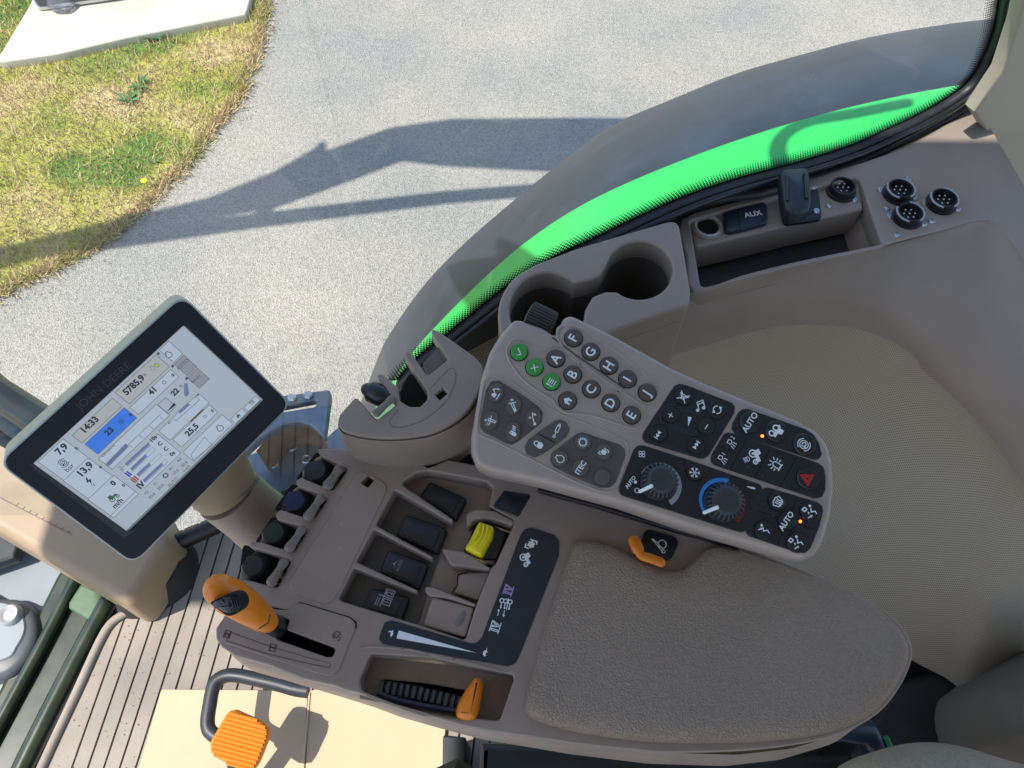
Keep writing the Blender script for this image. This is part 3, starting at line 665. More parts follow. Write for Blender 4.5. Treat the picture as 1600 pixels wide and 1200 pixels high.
# frit: solid strip plus rows of shrinking dots
def along(pts, d):
    o = []
    for i in range(len(pts)):
        t = (pts[min(i + 1, len(pts) - 1)] - pts[max(i - 1, 0)]).normalized(); n = Vector((-t.y, t.x)); 
        o.append(pts[i] + n * d)
    return o
side = 1 if (along(sp, 1)[60] - sp[60]).y * sg > 0 else -1
rs = resample(sp, 420); vs = []; fs = []
pitch = 0.0042
rs = resample(sp, int(sum((b - a).length for a, b in zip(sp, sp[1:])) / pitch))
a_ = along(rs, side * -0.004); b_ = along(rs, side * 0.005)
for i in range(len(rs) - 1):
    k = len(vs); vs += [w3(a_[i], .002), w3(b_[i], .002), w3(b_[i + 1], .002), w3(a_[i + 1], .002)]; fs.append((k, k + 1, k + 2, k + 3))
for row, rr in enumerate((0.0021, 0.0019, 0.0017, 0.00145, 0.00115, 0.0008)):
    for i, q in enumerate(along(rs, side * (0.0062 + row * 0.0031))):
        if row % 2 and i + 1 < len(rs): q = q + (rs[i + 1] - rs[i]) * 0.5
        k = len(vs); vs += [w3(q + Vector(c), .002) for c in circ(0, 0, rr, 8)]; fs.append(tuple(range(k, k + 8)))
link('dotted_border', mesh(vs, fs, sm=False), 'black', win, world=True)
sealc = along(sp, side * -0.003)
seal3 = [w3(p, .006) for p in sealc] 
link('rubber_seal', tube([*seal3, Vector((-0.15, .50, 1.62)), Vector((-0.19, .50, 1.2))], 0.010, 14, flat=0.7), 'rubber', win, world=True)
c4 = [w3(p, -.006 + .022 * max(0, min(1, (p.x - .26) / .12))) for p in along(sp, side * -0.021)]
link('seal_backing', ribs([[w3(p, .004) for p in along(sp, 0)], [w3(p, -.002 + .008 * max(0, min(1, (p.x - .25) / .12))) for p in along(sp, side * -0.014)], [w3(p, -.030 + .043 * max(0, min(1, (p.x - .25) / .12))) for p in along(sp, side * -0.14)]], 'x', None, None).data, 'rubber', win, world=True); bpy.data.objects.remove(bpy.data.objects['x'])
link('seal_lip', tube(c4, 0.0065, 12), 'rubber', win, world=True)
link('seal_bead', tube([w3(p, .02) for p in along(sp, side * 0.002)], 0.004, 8), 'black', win, world=True)
link('lower_sash', tube([W(240, 862, 1.16), W(300, 838, 1.16), W(352, 815, 1.16), W(470, 770, 1.16)], 0.016, 10, flat=1.3), 'black', win, world=True)

# ================================================================== cab floor and left side
FZ = 1.12
FP = Pl((0, 0, FZ), (0, 0, 1))
fl_px = [(190, 950), (262, 838), (352, 800), (640, 690), (1500, 700), (1700, 900), (1700, 1500), (20, 1500), (48, 1260), (112, 1090)]
flp = [W(x, y, FZ).to_2d() for x, y in fl_px]
fo = link('cab_floor', curve_mesh([flp], FZ - .03, FZ - .004), 'groove'); fo['kind'] = 'structure'
# mat of long planks
fm = thing('floor_mat', 'grey brown ribbed floor mat with thin dark grooves', 'floor mat', Matrix.Translation((*W(250, 1100, FZ).to_2d(), FZ)))
l0 = W(271, 947, FZ).to_2d(); l1 = W(189, 1200, FZ).to_2d(); dv = (l0 - l1).normalized(); nv = Vector((dv.y, -dv.x))
if nv.x < 0: nv = -nv
m0 = W(193, 973, FZ).to_2d(); gap = abs((m0 - l0).dot(nv)) / 3.05
parts = []
def clip(poly, n, d, keep_less=True):
    out = []
    for i in range(len(poly)):
        a, b = poly[i], poly[(i + 1) % len(poly)]; da = a.dot(n) - d; db = b.dot(n) - d
        if not keep_less: da, db = -da, -db
        if da <= 0: out.append(a)
        if da * db < 0: out.append(a + (b - a) * (da / (da - db)))
    return out
base = m0.dot(nv)
strips = [(-99, base - .0018)] + [(base + k * gap + .0018, base + (k + 1) * gap - .0018) for k in range(0, 32)]
for a, b in strips:
    pl_ = clip(clip(flp, nv, b), nv, a, False)
    if len(pl_) < 3: continue
    if area(pl_) < 0: pl_ = pl_[::-1]
    n = len(pl_); parts.append(([(*p, FZ - .004) for p in pl_] + [(*q, FZ + .002) for q in pl_], [tuple(range(n, 2 * n))] + [(i, (i + 1) % n, (i + 1) % n + n, i + n) for i in range(n)]))
vs, fs = join(parts); link('mat_planks', mesh(vs, fs, sm=False), 'mat', fm, world=True)
vs = []; fs = []
for _ in range(160):
    px_, py_ = rng.uniform(60, 330), rng.uniform(880, 1200); q = W(px_, py_, FZ + .002)
    if not inside((q.x, q.y), flp): continue
    r_ = rng.uniform(.0006, .0022); i = len(vs); ph = rng.uniform(0, 6)
    vs += [(q.x + r_ * math.cos(ph + k * 1.57), q.y + r_ * .7 * math.sin(ph + k * 1.57), FZ + .0024) for k in range(4)] + [(q.x, q.y, FZ + .0024 + r_ * .7)]; fs += [(i + k, i + (k + 1) % 4, i + 4) for k in range(4)]
tag(link('grit', mesh(vs, fs, sm=False), mat('grit', (.16, .12, .08), .9, var=.5, vscale=30)), 'crumbs of dry dirt scattered on the ribbed floor mat', 'grit', kind='stuff')
rim = [W(x, y, FZ + .006) for x, y in [(196, 958), (165, 985), (118, 1085), (78, 1170), (50, 1235), (20, 1330)]]
link('mat_rim', tube(spl(rim, 5, False), .008, 8), 'mat', fm, world=True)
# door sill
sill = thing('door_sill', 'dark green painted sill frame running down the left edge beside the mat', 'door sill', Matrix.Translation(W(90, 1050, 1.08)))
SP = Pl((0, 0, 1.08), (0, 0, 1))
def wp(pl, pts, z0, z1, b, m, name, parent, r=0.006, holes=()):
    """plate on a world-level plane"""
    h = z1; return link(name, curve_mesh([rnd(pl.L(pts, h), r)] + [rnd(pl.L(q, h), r) for q in holes], z0, z1, b), m, parent, mtx=wm(parent).inverted() @ pl.M)
wp(SP, [(96, 882), (150, 905), (190, 955), (118, 1085), (46, 1240), (-20, 1400), (-160, 1400), (-40, 1150)], -.06, .0, .01, 'darkgreen', 'sill_frame', sill, .02)
sill_l = [W(x, y, 1.10) for x, y in [(168, 940), (105, 1060), (40, 1190), (0, 1280)]]
link('sill_rail', tube(spl(sill_l, 5, False), .018, 14), 'darkgreen', sill, world=True)
sill_m = [W(x, y, 1.09) for x, y in [(118, 905), (70, 1000), (5, 1120), (-60, 1240)]]
link('sill_bead', tube(spl(sill_m, 5, False), .012, 12), 'darkgreen', sill, world=True)
wp(SP, cG([(345, 408), (445, 455), (440, 480), (400, 565), (375, 572), (290, 520), (290, 495)]), .012, .034, .006, 'padgreen', 'rubber_pad', sill, .008)
st = thing('door_panel', 'blue grey painted metal panel with raised round latch at the left edge', 'door panel', Matrix.Translation(W(20, 980, 1.0)))
wp(SP, [(-80, 790), (25, 842), (108, 888), (60, 1000), (-40, 1190), (-160, 1190)], -.10, -.02, .01, 'bluegrey', 'panel_skin', st, .02)
lt = SP.L([(-60, 920), (-10, 932), (22, 934), (48, 952), (56, 985), (45, 1020), (20, 1050), (-10, 1062), (-70, 1060)], 0.02)
link('latch_housing', pillow(spl(lt, 5), [(0, -.03), (0, .0), (.004, .012), (.012, .018)], 80), mat('latch_grey', (.09, .10, .105), .4), st, mtx=wm(st).inverted() @ SP.M)
lt2 = SP.L([(-60, 935), (-12, 940), (18, 945), (36, 962), (40, 985), (28, 1010), (10, 1030), (-60, 1040)], 0.019)
link('latch_face', pillow(spl(lt2, 5), [(0, .019), (.002, .022)], 60), 'bluegrey', st, mtx=wm(st).inverted() @ SP.M)
q = SP.at((14, 960), .03); link('latch_button', lathe([(.021, .02), (.021, .028), (.017, .034), (.010, .030), (.0001, .032)], 24), 'silver', st, mtx=wm(st).inverted() @ Matrix.Translation((q.x, q.y, 1.08)))
# black wedge colouring in the shaded gap between panel and column
ds = thing('gap_wedge', 'short black strip standing in for the dark gap between the beige column and the blue grey panel', 'dark gap', Matrix.Translation(W(10, 845, 1.12)))
wp(SP, [(-60, 800), (0, 826), (30, 848), (22, 872), (-60, 900)], .0, .03, .006, 'rubber', 'gap_strip', ds, .004)
# dark pillar tubes far left
pt = thing('mirror_bracket', 'dark green and black tubes crossing the left edge behind the display', 'mirror bracket', Matrix.Translation(W(20, 620, 1.6)))
link('upper_tube', capsule([W(-80, 545, 1.62), W(-10, 610, 1.6), W(75, 665, 1.6)], [.024, .024, .024]), 'darkgreen', pt, world=True)
link('middle_tube', capsule([W(-80, 585, 1.57), W(-10, 640, 1.57), W(60, 690, 1.57)], [.018, .018, .018]), mat('teal_tube', (0.03, 0.06, 0.07), 0.4), pt, world=True)
link('lower_tube', capsule([W(-80, 610, 1.55), W(-10, 672, 1.55), W(50, 705, 1.55)], [.015, .015, .015]), 'rubber', pt, world=True)
# beige column (steering console shroud)
CP = Pl((0, 0, 1.24), nrm(0))
col = thing('beige_column', 'beige plastic column behind the display with a thin engraved outline', 'column cover', Matrix.Translation(W(120, 860, 1.2)))
co = CP.L([(-90, 640), (20, 655), (230, 780), (262, 842), (250, 868), (208, 936), (196, 945), (182, 938), (60, 868), (-90, 780)])
link('column_shroud', pillow(rnd(co, [.0, .02, .03, .03, .02, .03, .02, .02, 0, 0]), [(-.006, -.11), (-.002, -.06), (0, -.02), (.004, -.008), (.012, -.001), (.02, 0)], 160), 'beige', col, mtx=wm(col).inverted() @ CP.M)
ridge_pts = [(-30, 762), (20, 788), (112, 836)]
link('engraved_line', tube([W(*p, 1.2405) for p in ridge_pts], .0006, 6), 'taupe_paddle', col, world=True)
for k in range(7):
    a = (30 + k * 11, 800 + k * 6)
for k in range(9):
    a = W(25 + k * 10, 790 + k * 5.4, 1.2407); b = W(29 + k * 10, 790 + k * 5.4 - 4, 1.2407); link('tick_mark', tube([a, b], .0004, 6), 'taupe_paddle', col, world=True)
foot = CP.L([(210, 930), (262, 835), (275, 850), (290, 905), (250, 945), (200, 960), (165, 945), (175, 930)])
link('column_foot', pillow(spl([W(x, y, FZ + .05).to_2d() for x, y in [(240, 838), (285, 850), (282, 900), (240, 935), (195, 950), (172, 938), (190, 900)]], 6), [(-.01, FZ), (0, FZ + .02), (.01, FZ + .05)], 60), 'groove', col, world=True)

# cardboard, pedal, bar
cz = FZ + .012
cb = thing('cardboard_sheet', 'large flat cream cardboard sheet lying on the ribbed mat', 'cardboard sheet', Matrix.Translation(W(450, 1150, cz)))
def wpz(pts, z0, z1, b, m, name, parent, r=.004):
    P_ = Pl((0, 0, 0), (0, 0, 1)); return link(name, curve_mesh([rnd(P_.L(pts, z1), r)], z0, z1, b), m, parent, mtx=wm(parent).inverted())
wpz([(252, 1077), (481, 1079), (462, 1400), (160, 1400)], cz - .006, cz, .001, 'card', 'left_panel', cb)
wpz([(484, 1079), (560, 1065), (700, 1085), (693, 1180), (690, 1400), (466, 1400)], cz - .006, cz + .001, .001, 'card', 'right_panel', cb)
link('fold_flap', tube([W(484, 1082, cz + .002), W(474, 1200, cz + .002), W(466, 1330, cz + .002)], .002, 8), 'card', cb, world=True)
pb = thing('pedal', 'orange ribbed rubber pedal pad above the cardboard', 'pedal', Matrix.Translation(W(370, 1155, FZ + .1)))
PP = Pl(W(370, 1150, FZ + .15), (0.12, -.2, 1))
po = PP.L(cF([(175, 925), (200, 890), (235, 880), (390, 950), (425, 990), (420, 1040), (370, 1170), (340, 1215), (290, 1225), (140, 1150), (100, 1115), (98, 1060)]))
po = rnd(po, .008)
link('pedal_pad', pillow(po, [(0, -.018), (0, -.004), (.003, 0)], 100), 'orange', pb, mtx=wm(pb).inverted() @ PP.M)
ra, rb = PP.at(cF((180, 925))[0]), PP.at(cF((110, 1120))[0]); rc = PP.at(cF((430, 1000))[0])
parts = []
poly = [Vector(p) for p in resample(po, 100, True)]; poly = poly if area(poly) > 0 else poly[::-1]; ins = offs(poly, .0025)
ax = (ra - rb).normalized(); rd = Vector((ax.y, -ax.x)); lo_ = min(p.dot(ax) for p in ins); hi_ = max(p.dot(ax) for p in ins)
nr = 12; st_ = (hi_ - lo_) / nr
for k in range(nr):
    a = lo_ + k * st_ + st_ * .12; b = lo_ + (k + 1) * st_ - st_ * .12
    s_ = clip(clip(ins, ax, b), ax, a, False)
    if len(s_) < 3: continue
    mid_ = (a + b) / 2; xs = [p.dot(rd) for p in s_]; x0, x1 = min(xs), max(xs)
    c0 = ax * mid_ + rd * (x0 + .002); c1 = ax * mid_ + rd * (x1 - .002)
    me = tube([(*c0, .0), (*c1, .0)], st_ * .42, 10, flat=1.2); parts.append(([v.co.copy() for v in me.vertices], [tuple(p.vertices) for p in me.polygons]))
vs, fs = join(parts); link('grip_ribs', mesh(vs, fs), 'orange', pb, mtx=wm(pb).inverted() @ PP.M)
link('pedal_stem', capsule([W(372, 1162, FZ + .13), W(365, 1250, FZ + .05), W(360, 1330, FZ + .02)], [.014, .014, .014]), 'black', pb, world=True)
bar = [W(*p, FZ + zz) for p, zz in zip(catm(cF([(640, 775), (570, 765), (480, 740), (360, 712), (250, 690), (185, 692), (135, 720), (112, 775), (98, 850), (86, 930), (92, 985), (125, 1020), (180, 1050)]), 4, False), [.12] * 60)]
tag(link('foot_rest_bar', tube(bar, .0115, 14), 'rubber'), 'bent black steel tube looping behind the orange pedal', 'steel bar')
# small stand bracket lying at the console bottom
pbk = thing('console_stand', 'dark upright seat console support below the orange slider', 'support', Matrix.Translation(W(700, 1170, FZ)))
wpz([(692, 1148), (728, 1152), (726, 1260), (690, 1260)], FZ + .01, FZ + .18, .003, 'box', 'post_plate', pbk)
wpz([(752, 1160), (1330, 1180), (1380, 1260), (1380, 1400), (735, 1400)], FZ + .05, FZ + .30, .01, 'box', 'base_housing', pbk)
# cloth of the driver's knee / seat edges
kn = [W(x, y, 1.75) for x, y in [(600, 1260), (650, 1200), (700, 1188), (745, 1190), (790, 1215), (830, 1280)]]
tag(link('trouser_knee', capsule([W(640, 1240, 1.70), W(710, 1222, 1.72), W(800, 1260, 1.7)], [.012, .022, .012], 24), 'jean'), 'dark olive cloth edge at the bottom centre of the view', 'trouser knee')
SE = Pl((0, 0, 1.62), (0, 0, 1))
so_ = SE.L([(1360, 1300), (1370, 1215), (1395, 1190), (1440, 1175), (1490, 1171), (1540, 1178), (1600, 1196), (1700, 1230), (1750, 1300), (1700, 1500), (1400, 1500)])
seat = thing('driver_seat', 'beige fabric driver seat whose cushion edge fills the bottom right corner', 'seat', Matrix.Translation((.6, -.3, 1.4)))
link('cushion', pillow(spl(so_, 6), [(-.01, -.12), (-.012, -.05), (0, -.01), (.01, .0), (.03, .008)], 120), 'seat', seat, wm(seat).inverted() @ SE.M)
bevbox('cushion_bolster', (-.05, -.62, 1.45), (.70, -.10, 1.655), .04, 'seat', seat, True)  # unseen block, added to keep sky light off the console side
bevbox('backrest', (.72, -.62, 1.65), (.95, -.05, 2.5), .05, 'seat', seat, True)  # unseen, added tall to shade the side upholstery
so_ = Pl((0, 0, 1.5), (0, 0, 1)); q_ = so_.L([(1700, 1000), (1590, 1060), (1572, 1090), (1578, 1130), (1600, 1165), (1720, 1200)])
tag(link('backrest_cushion', pillow(spl(q_, 6), [(-.01, -.2), (0, -.03), (.02, 0)], 80), mat('grey_backrest', (0.14, 0.125, 0.105), 0.8, bump=.5), mtx=so_.M), 'dark grey fabric backrest bulge at the right edge beside the black box', 'backrest')
sb = thing('storage_box', 'black plastic box on the floor behind the armrest', 'storage box', Matrix.Translation(W(1470, 1120, 1.2)))
wpz([(1395, 1068), (1495, 1035), (1515, 1050), (1585, 1180), (1590, 1230), (1370, 1260), (1330, 1180)], 1.13, 1.32, .012, 'box', 'box_body', sb, .015)
lid_e = [W(1500, 1048, 1.322), W(1535, 1105, 1.322), W(1568, 1165, 1.322)]
link('lid_edge', tube(lid_e, .004, 8), mat('box_lip', (0.06, 0.045, 0.03), 0.5), sb, world=True)
hs = thing('hose_loop', 'short dark blue hose with a green stripe below the armrest end', 'hose', Matrix.Translation(W(1365, 1165, 1.5)))
link('hose', capsule([W(1300, 1140, 1.5), W(1352, 1143, 1.5), W(1376, 1185, 1.46), W(1382, 1240, 1.4)], [.014, .017, .018, .018]), mat('blue_hose', (0.02, 0.035, 0.06), 0.35), hs, world=True)
link('green_stripe', tube([W(1384, 1152, 1.5), W(1401, 1188, 1.48)], .004, 8), mat('teal_green', (0.02, 0.25, 0.12), 0.4), hs, world=True)

# ================================================================== side trim and upholstery
LZ = 1.86
LP = Pl((0, 0, LZ), (0, 0, 1))
side_t = thing('side_trim', 'grey taupe moulded side ledge with open tray and round connectors under the window', 'side trim', Matrix.Translation((0.35, .6, LZ)))
SM = wm(side_t).inverted() @ LP.M
lo_px = [(1064, 346), (1150, 318), (1230, 296), (1310, 270), (1390, 244), (1450, 216), (1500, 186), (1527, 172), (1600, 290), (1700, 440), (1700, 330), (1600, 318), (1560, 331), (1480, 358), (1400, 378), (1375, 386), (1300, 401), (1230, 416), (1160, 434), (1083, 456), (1072, 400)]
lo_px = [(1064, 342), (1150, 314), (1230, 290), (1310, 264), (1390, 238), (1450, 210), (1500, 180), (1527, 166), (1600, 285), (1720, 480), (1660, 480), (1600, 405), (1560, 352), (1530, 345), (1480, 358), (1400, 378), (1375, 386), (1300, 401), (1230, 416), (1160, 434), (1083, 456), (1072, 400)]
tray = cH([(82, 305), (300, 245), (560, 180), (850, 108), (955, 418), (560, 502), (132, 608)])
link('ledge', curve_mesh([spl(LP.L(lo_px), 3), rnd(LP.L(tray), .006)], -.03, 0, .003), 'taupe_side', side_t, SM)
# tray inside
tw = rnd(LP.L(tray), .006); tw = tw if area(tw) > 0 else tw[::-1]
link('tray_wall', ribs([[Vector((*p, -.028)) for p in tw + tw[:1]], [Vector((*p, -.06)) for p in offs(tw, .010) + offs(tw, .010)[:1]]], 'x', None, None).data, 'taupe_side', side_t, SM)
bpy.data.objects.remove(bpy.data.objects['x'])
link('tray_bottom', curve_mesh([offs(tw, .008)], -.062, -.058), mat('tray_rubber', (0.02, 0.022, 0.026), 0.6, var=.3, vscale=40), side_t, SM)
shelf = cH([(80, 302), (300, 245), (560, 178), (853, 106), (872, 252), (560, 320), (330, 375), (104, 428)])
link('socket_shelf', curve_mesh([rnd(LP.L(shelf, -.008), .006)], -.055, -.008, .004), 'taupe_side', side_t, SM)
# fall of the ledge to the upholstery
crease = [W(x, y, LZ - .001) for x, y in [(930, 505), (1000, 482), (1083, 457), (1160, 435), (1230, 417), (1300, 402), (1375, 387), (1480, 359), (1530, 346), (1560, 353), (1600, 406), (1660, 482), (1720, 560)]]
m1 = [W(x, y, LZ - .012) for x, y in [(930, 512), (1000, 488), (1083, 463), (1160, 440), (1230, 423), (1300, 408), (1375, 394), (1480, 370), (1530, 362), (1552, 372), (1590, 418), (1650, 490), (1710, 570)]]
m2 = [W(x, y, LZ - .045) for x, y in [(920, 540), (1000, 520), (1083, 495), (1160, 470), (1230, 455), (1300, 445), (1375, 445), (1460, 455), (1510, 475), (1550, 510), (1600, 570), (1660, 640), (1720, 710)]]
m3 = [W(x, y, LZ - .10) for x, y in [(900, 590), (1000, 566), (1050, 548), (1100, 533), (1200, 507), (1273, 500), (1353, 507), (1433, 537), (1500, 587), (1567, 653), (1610, 710), (1660, 780), (1720, 870)]]
m3b = [p - Vector((0, -.004, .04)) for p in m3]
rows = [resample(spl(r, 5, False), 60) for r in (crease, m1, m2, m3, m3b)]
ribs(rows, 'ledge_face', 'taupe_side', side_t)
bot = [(820, 820), (900, 870), (1000, 900), (1150, 930), (1300, 960), (1380, 1000), (1430, 1035), (1480, 1060), (1510, 1085), (1545, 1078), (1600, 1045), (1700, 1000)]
b0 = [(900, 588), (1000, 564), (1050, 546), (1100, 531), (1200, 505), (1273, 498), (1353, 505), (1433, 535), (1502, 585), (1569, 651), (1612, 708), (1662, 778), (1722, 868)]
b0r = resample(spl([Vector(p) for p in b0], 5, False), 50); b1r = resample([Vector(p) for p in bot], 50); rows = []
for k in range(17):
    t = k / 16; zz = LZ - .103 - .05 * min(1, t * 5) - .38 * t ** 1.2
    rows.append([W(*(a.lerp(b, t)), zz) for a, b in zip(b0r, b1r)])
uph = thing('side_upholstery', 'perforated beige side wall covering curving down behind the armrest', 'upholstery', Matrix.Translation((0.5, .5, 1.5)))
ribs(rows, 'perforated_cover', 'perf', uph, uv=True)
ribs([[p for p in rows[-1]], [p - Vector((0, 0, .3)) for p in rows[-1]]], 'cover_skirt', 'box', uph)
ribs([[W(*p, 1.74) for p in ((640, 640), (700, 560), (800, 500), (900, 460))], [W(*p, 1.70) for p in ((690, 700), (760, 640), (860, 600), (960, 600))]], 'front_cover', 'perf', uph, uv=True)
pil = thing('rear_pillar_cover', 'pale perforated pillar covering at the upper right corner', 'pillar cover', Matrix.Translation((0.8, .8, 2)))
PWp = Pl(WP.o + WP.n * 0.06, WN, WD)
pq = [(1625, -120), (1608, -30), (1592, 40), (1566, 115), (1524, 176), (1560, 235), (1602, 300), (1700, 430), (1850, 430), (1850, -120)]
me = curve_mesh([PWp.L(pq)], -.02, 0, .003); L_ = me.uv_layers.new(name='UVMap') if not me.uv_layers else me.uv_layers[0]
for lp in me.loops: L_.data[lp.index].uv = me.vertices[lp.vertex_index].co.xy
link('pillar_skin', me, mat('pillar_fabric', (.36, .32, .25), .8, var=.05, vscale=300, bump=.6, bscale=700), pil, wm(pil).inverted() @ PWp.M)

# ---- cup holder insert
cup = thing('cup_holder', 'grey plastic insert with two round cup wells joined by a channel', 'cup holder', Matrix.Translation((0.1, .52, LZ)))
CM = wm(cup).inverted() @ LP.M
ci = catm([(784, 530), (778, 494), (784, 462), (804, 433), (838, 412)], 4, False) + [(900, 388), (980, 364), (1060, 341), (1079, 452), (1078, 476), (1040, 488), (955, 518), (930, 530), (900, 560), (860, 560)]
ho = [(999 + 52 * math.cos(R(f)), 422 + 45 * math.sin(R(f))) for f in range(-165, 141, 9)] + [(946, 455), (926, 463)] + [(855 + 59 * math.cos(R(f)), 484 + 58 * math.sin(R(f))) for f in range(0, 318, 9)] + [(922, 437), (938, 429)]
hoL = rnd(LP.L(ho, .050), .006, 3); hoL = hoL if area(hoL) > 0 else hoL[::-1]
link('insert_plate', curve_mesh([rnd(LP.L(ci, .050), .012), hoL], .020, .050, .003), 'taupe_side', cup, CM)
link('well_wall', ribs([[Vector((*p, .022)) for p in hoL + hoL[:1]], [Vector((*p, -.07)) for p in hoL + hoL[:1]]], 'x', None, None).data, mat('well_plastic', (0.09, 0.08, 0.075), .55), cup, CM)
bpy.data.objects.remove(bpy.data.objects['x'])
link('well_bottom', curve_mesh([offs(hoL, -.004)], -.074, -.07), 'taupe_mat', cup, CM)
rimp = [p for p in rnd(LP.L(ci, .050), .012)]; rimp = rimp if area(rimp) > 0 else rimp[::-1]
link('insert_skirt', ribs([[Vector((*p, .022)) for p in rimp + rimp[:1]], [Vector((*p, -.09)) for p in rimp + rimp[:1]]], 'x', None, None).data, 'taupe_side', cup, CM)
bpy.data.objects.remove(bpy.data.objects['x'])

# ---- sockets on the shelf
SHZ = -.008
def on(pl, p, h): return SM @ T3(pl.at3(p, h))
def screw(p, h, parent, r=.0034):
    s = link('screw', SCREW, None, parent, on(LP, p, h)); return s
SCREW = lathe([(.0044, -.001), (.0044, .0005), (.0036, .0018), (.0018, .0021), (.0015, .0010), (.0001, .0009)], 14); SCREW.materials.append(M['steel'])
c = cH((162, 335))[0]; r = LP.r(c, 19.5, SHZ)
sk = link('lighter_socket', lathe([(r, 0), (r, .002), (r * .92, .0045), (r * .78, .0035), (r * .72, -.02), (.0001, -.02)], 40), mat('chrome_ring', (.75, .75, .76), .25, metal=.5), side_t, on(LP, c, SHZ))
link('socket_hole', lathe([(r * .715, .001), (.0001, .0)], 30), 'void', sk)
link('outer_ring', lathe([(r * 1.16, 0), (r * 1.16, .0015), (r * 1.0, .0025), (r * .99, -.0215)], 40), 'taupe_side', sk)
ax_o = rnd(LP.L(cH([(236, 268), (300, 250), (415, 222), (432, 235), (438, 300), (425, 318), (260, 358), (240, 345)]), SHZ + .006), .004)
au = link('aux_socket_cover', pillow(ax_o, bev(SHZ, SHZ + .008, .003), 80), mat('blue_black_plastic', (0.018, 0.03, 0.05), .35), side_t, SM)
put_text('AUX', LP, cH((368, 275))[0], 8.6, 12, SHZ + .0083, 'white', au, bold=.3).matrix_basis = T3(LP.at3(cH((368, 275))[0], SHZ + .0083), LP.ang(cH((368, 275))[0], 10))
link('split_line', mesh(*stroke([LP.at(p, SHZ + .0082) for p in cH([(298, 252), (310, 345)])], .0009, SHZ + .0082), sm=False), 'void', au)
ridge(LP, cH([(225, 375), (470, 318), (495, 300), (490, 215), (470, 200), (420, 205)]), .0012, SHZ, 'taupe_side', side_t, False).matrix_basis = SM
# trailer socket with flip lid
lid = link('socket_flange', pillow(rnd(LP.L(cH([(500, 200), (665, 148), (682, 285), (670, 296), (525, 318), (508, 305)]), SHZ + .006), .005), bev(SHZ, SHZ + .006, .002), 60), 'black', side_t, SM)
lc = LP.L(cH([(495, 78), (520, 66), (610, 58), (628, 85), (640, 200), (632, 250), (590, 270), (545, 262), (512, 235), (503, 180)]), SHZ + .055)
link('flip_lid', pillow(rnd(lc, .003), [(0, SHZ + .038), (0, SHZ + .050), (.002, SHZ + .054), (.004, SHZ + .0555)], 70), mat('lid_blue_black', (0.012, 0.018, 0.028), .42), side_t, SM)
for a, b in (((520, 100), (524, 215)), ((605, 90), (612, 205))):
    link('lid_rib', tube([(*LP.at(q, SHZ + .056), SHZ + .056) for q in cH([a, b])], .0018, 8), 'black', side_t, SM)
for p in cH([(529, 290), (656, 262), (644, 153)]): screw(p, SHZ + .006, side_t)
def connector(p, h, r_px, open_ring=True, name='round_connector'):
    r = LP.r(p, r_px, h)
    b = link(name, lathe([(r * 1.2, 0), (r * 1.2, .003), (r * 1.02, .0035), (r, .012), (r * .86, .012), (r * .82, .003), (.0001, .003)], 36), 'black', side_t, on(LP, p, h))
    pins = []
    for k in range(7):
        a = R(60 * k); rr = r * .45 if k < 6 else 0
        m_ = lathe([(r * .075, .003), (r * .075, .009), (.0001, .010)], 8); pins.append(([v.co + Vector((rr * math.cos(a), rr * math.sin(a), 0)) for v in m_.vertices], [tuple(q.vertices) for q in m_.polygons]))
    vs, fs = join(pins); link('pins', mesh(vs, fs), 'steel', b)
    if open_ring:
        for k, (a0, a1) in enumerate(((-60, 80), (150, 250))):
            link('bayonet_rim', tube([Vector((r * 1.06 * math.cos(R(a)), r * 1.06 * math.sin(R(a)), .0115)) for a in range(a0, a1 + 1, 10)], .0013, 6), 'grey', b)
    return b
connector(cH((766, 175))[0], SHZ, 16, False)
for p in cH([(701, 147), (815, 120), (829, 213), (714, 239)]): screw(p, SHZ, side_t)
for p, sc in zip(cH([(1024, 187), (1066, 294), (1220, 230)]), range(3)): connector(p, .0, 16.5)
for p in cH([(1074, 117), (946, 166), (1099, 202), (974, 249), (1145, 220), (1114, 234), (988, 284), (1019, 369), (1144, 322), (1178, 308), (1264, 165), (1297, 254)]): screw(p, .0, side_t)

# ================================================================== CONSOLE
KC = pl_at(700, 900, .66, 4)
con = thing('armrest_console', 'grey taupe control console with padded armrest, orange shift lever and rocker switches', 'control console', KC.M)
def P(*pts): return list(pts)
comb = cB([(288, 552), (390, 551), (470, 560), (560, 576), (690, 603), (722, 628)]) + [(700, 718), (780, 734), (850, 750), (930, 768), (985, 785), (1060, 812), (1150, 849), (1240, 884)] + catm([(1325, 920), (1386, 956), (1417, 990), (1426, 1023), (1412, 1064), (1380, 1108), (1336, 1137), (1275, 1158), (1167, 1173), (1033, 1177)], 5, False) + [(900, 1163), (830, 1152), (760, 1142), (717, 1132), (675, 1120), (615, 1103), (570, 1086), (540, 1078), (521, 1071)] + cF([(600, 705), (430, 635), (240, 582), (165, 535), (132, 490), (130, 430), (165, 380), (282, 170)]) + \
    cB([(5, 1062), (135, 1095), (190, 985), (20, 935), (31, 915), (70, 918), (197, 958), (256, 864), (135, 830), (122, 808), (145, 790), (272, 832), (334, 743), (215, 700), (203, 678), (225, 665), (350, 716), (411, 630), (300, 578)])
pocket = cE([(480, 42), (620, 68), (745, 92), (772, 118), (755, 200), (790, 225), (862, 264), (864, 285), (785, 458), (764, 478), (708, 618), (694, 652), (652, 790), (640, 798), (455, 735), (375, 712), (92, 625), (84, 612), (150, 478), (430, 588), (436, 578), (165, 452), (165, 442), (240, 306), (497, 438), (503, 428), (248, 286), (332, 128), (585, 274), (596, 262), (376, 112), (366, 100), (380, 85), (430, 52)])
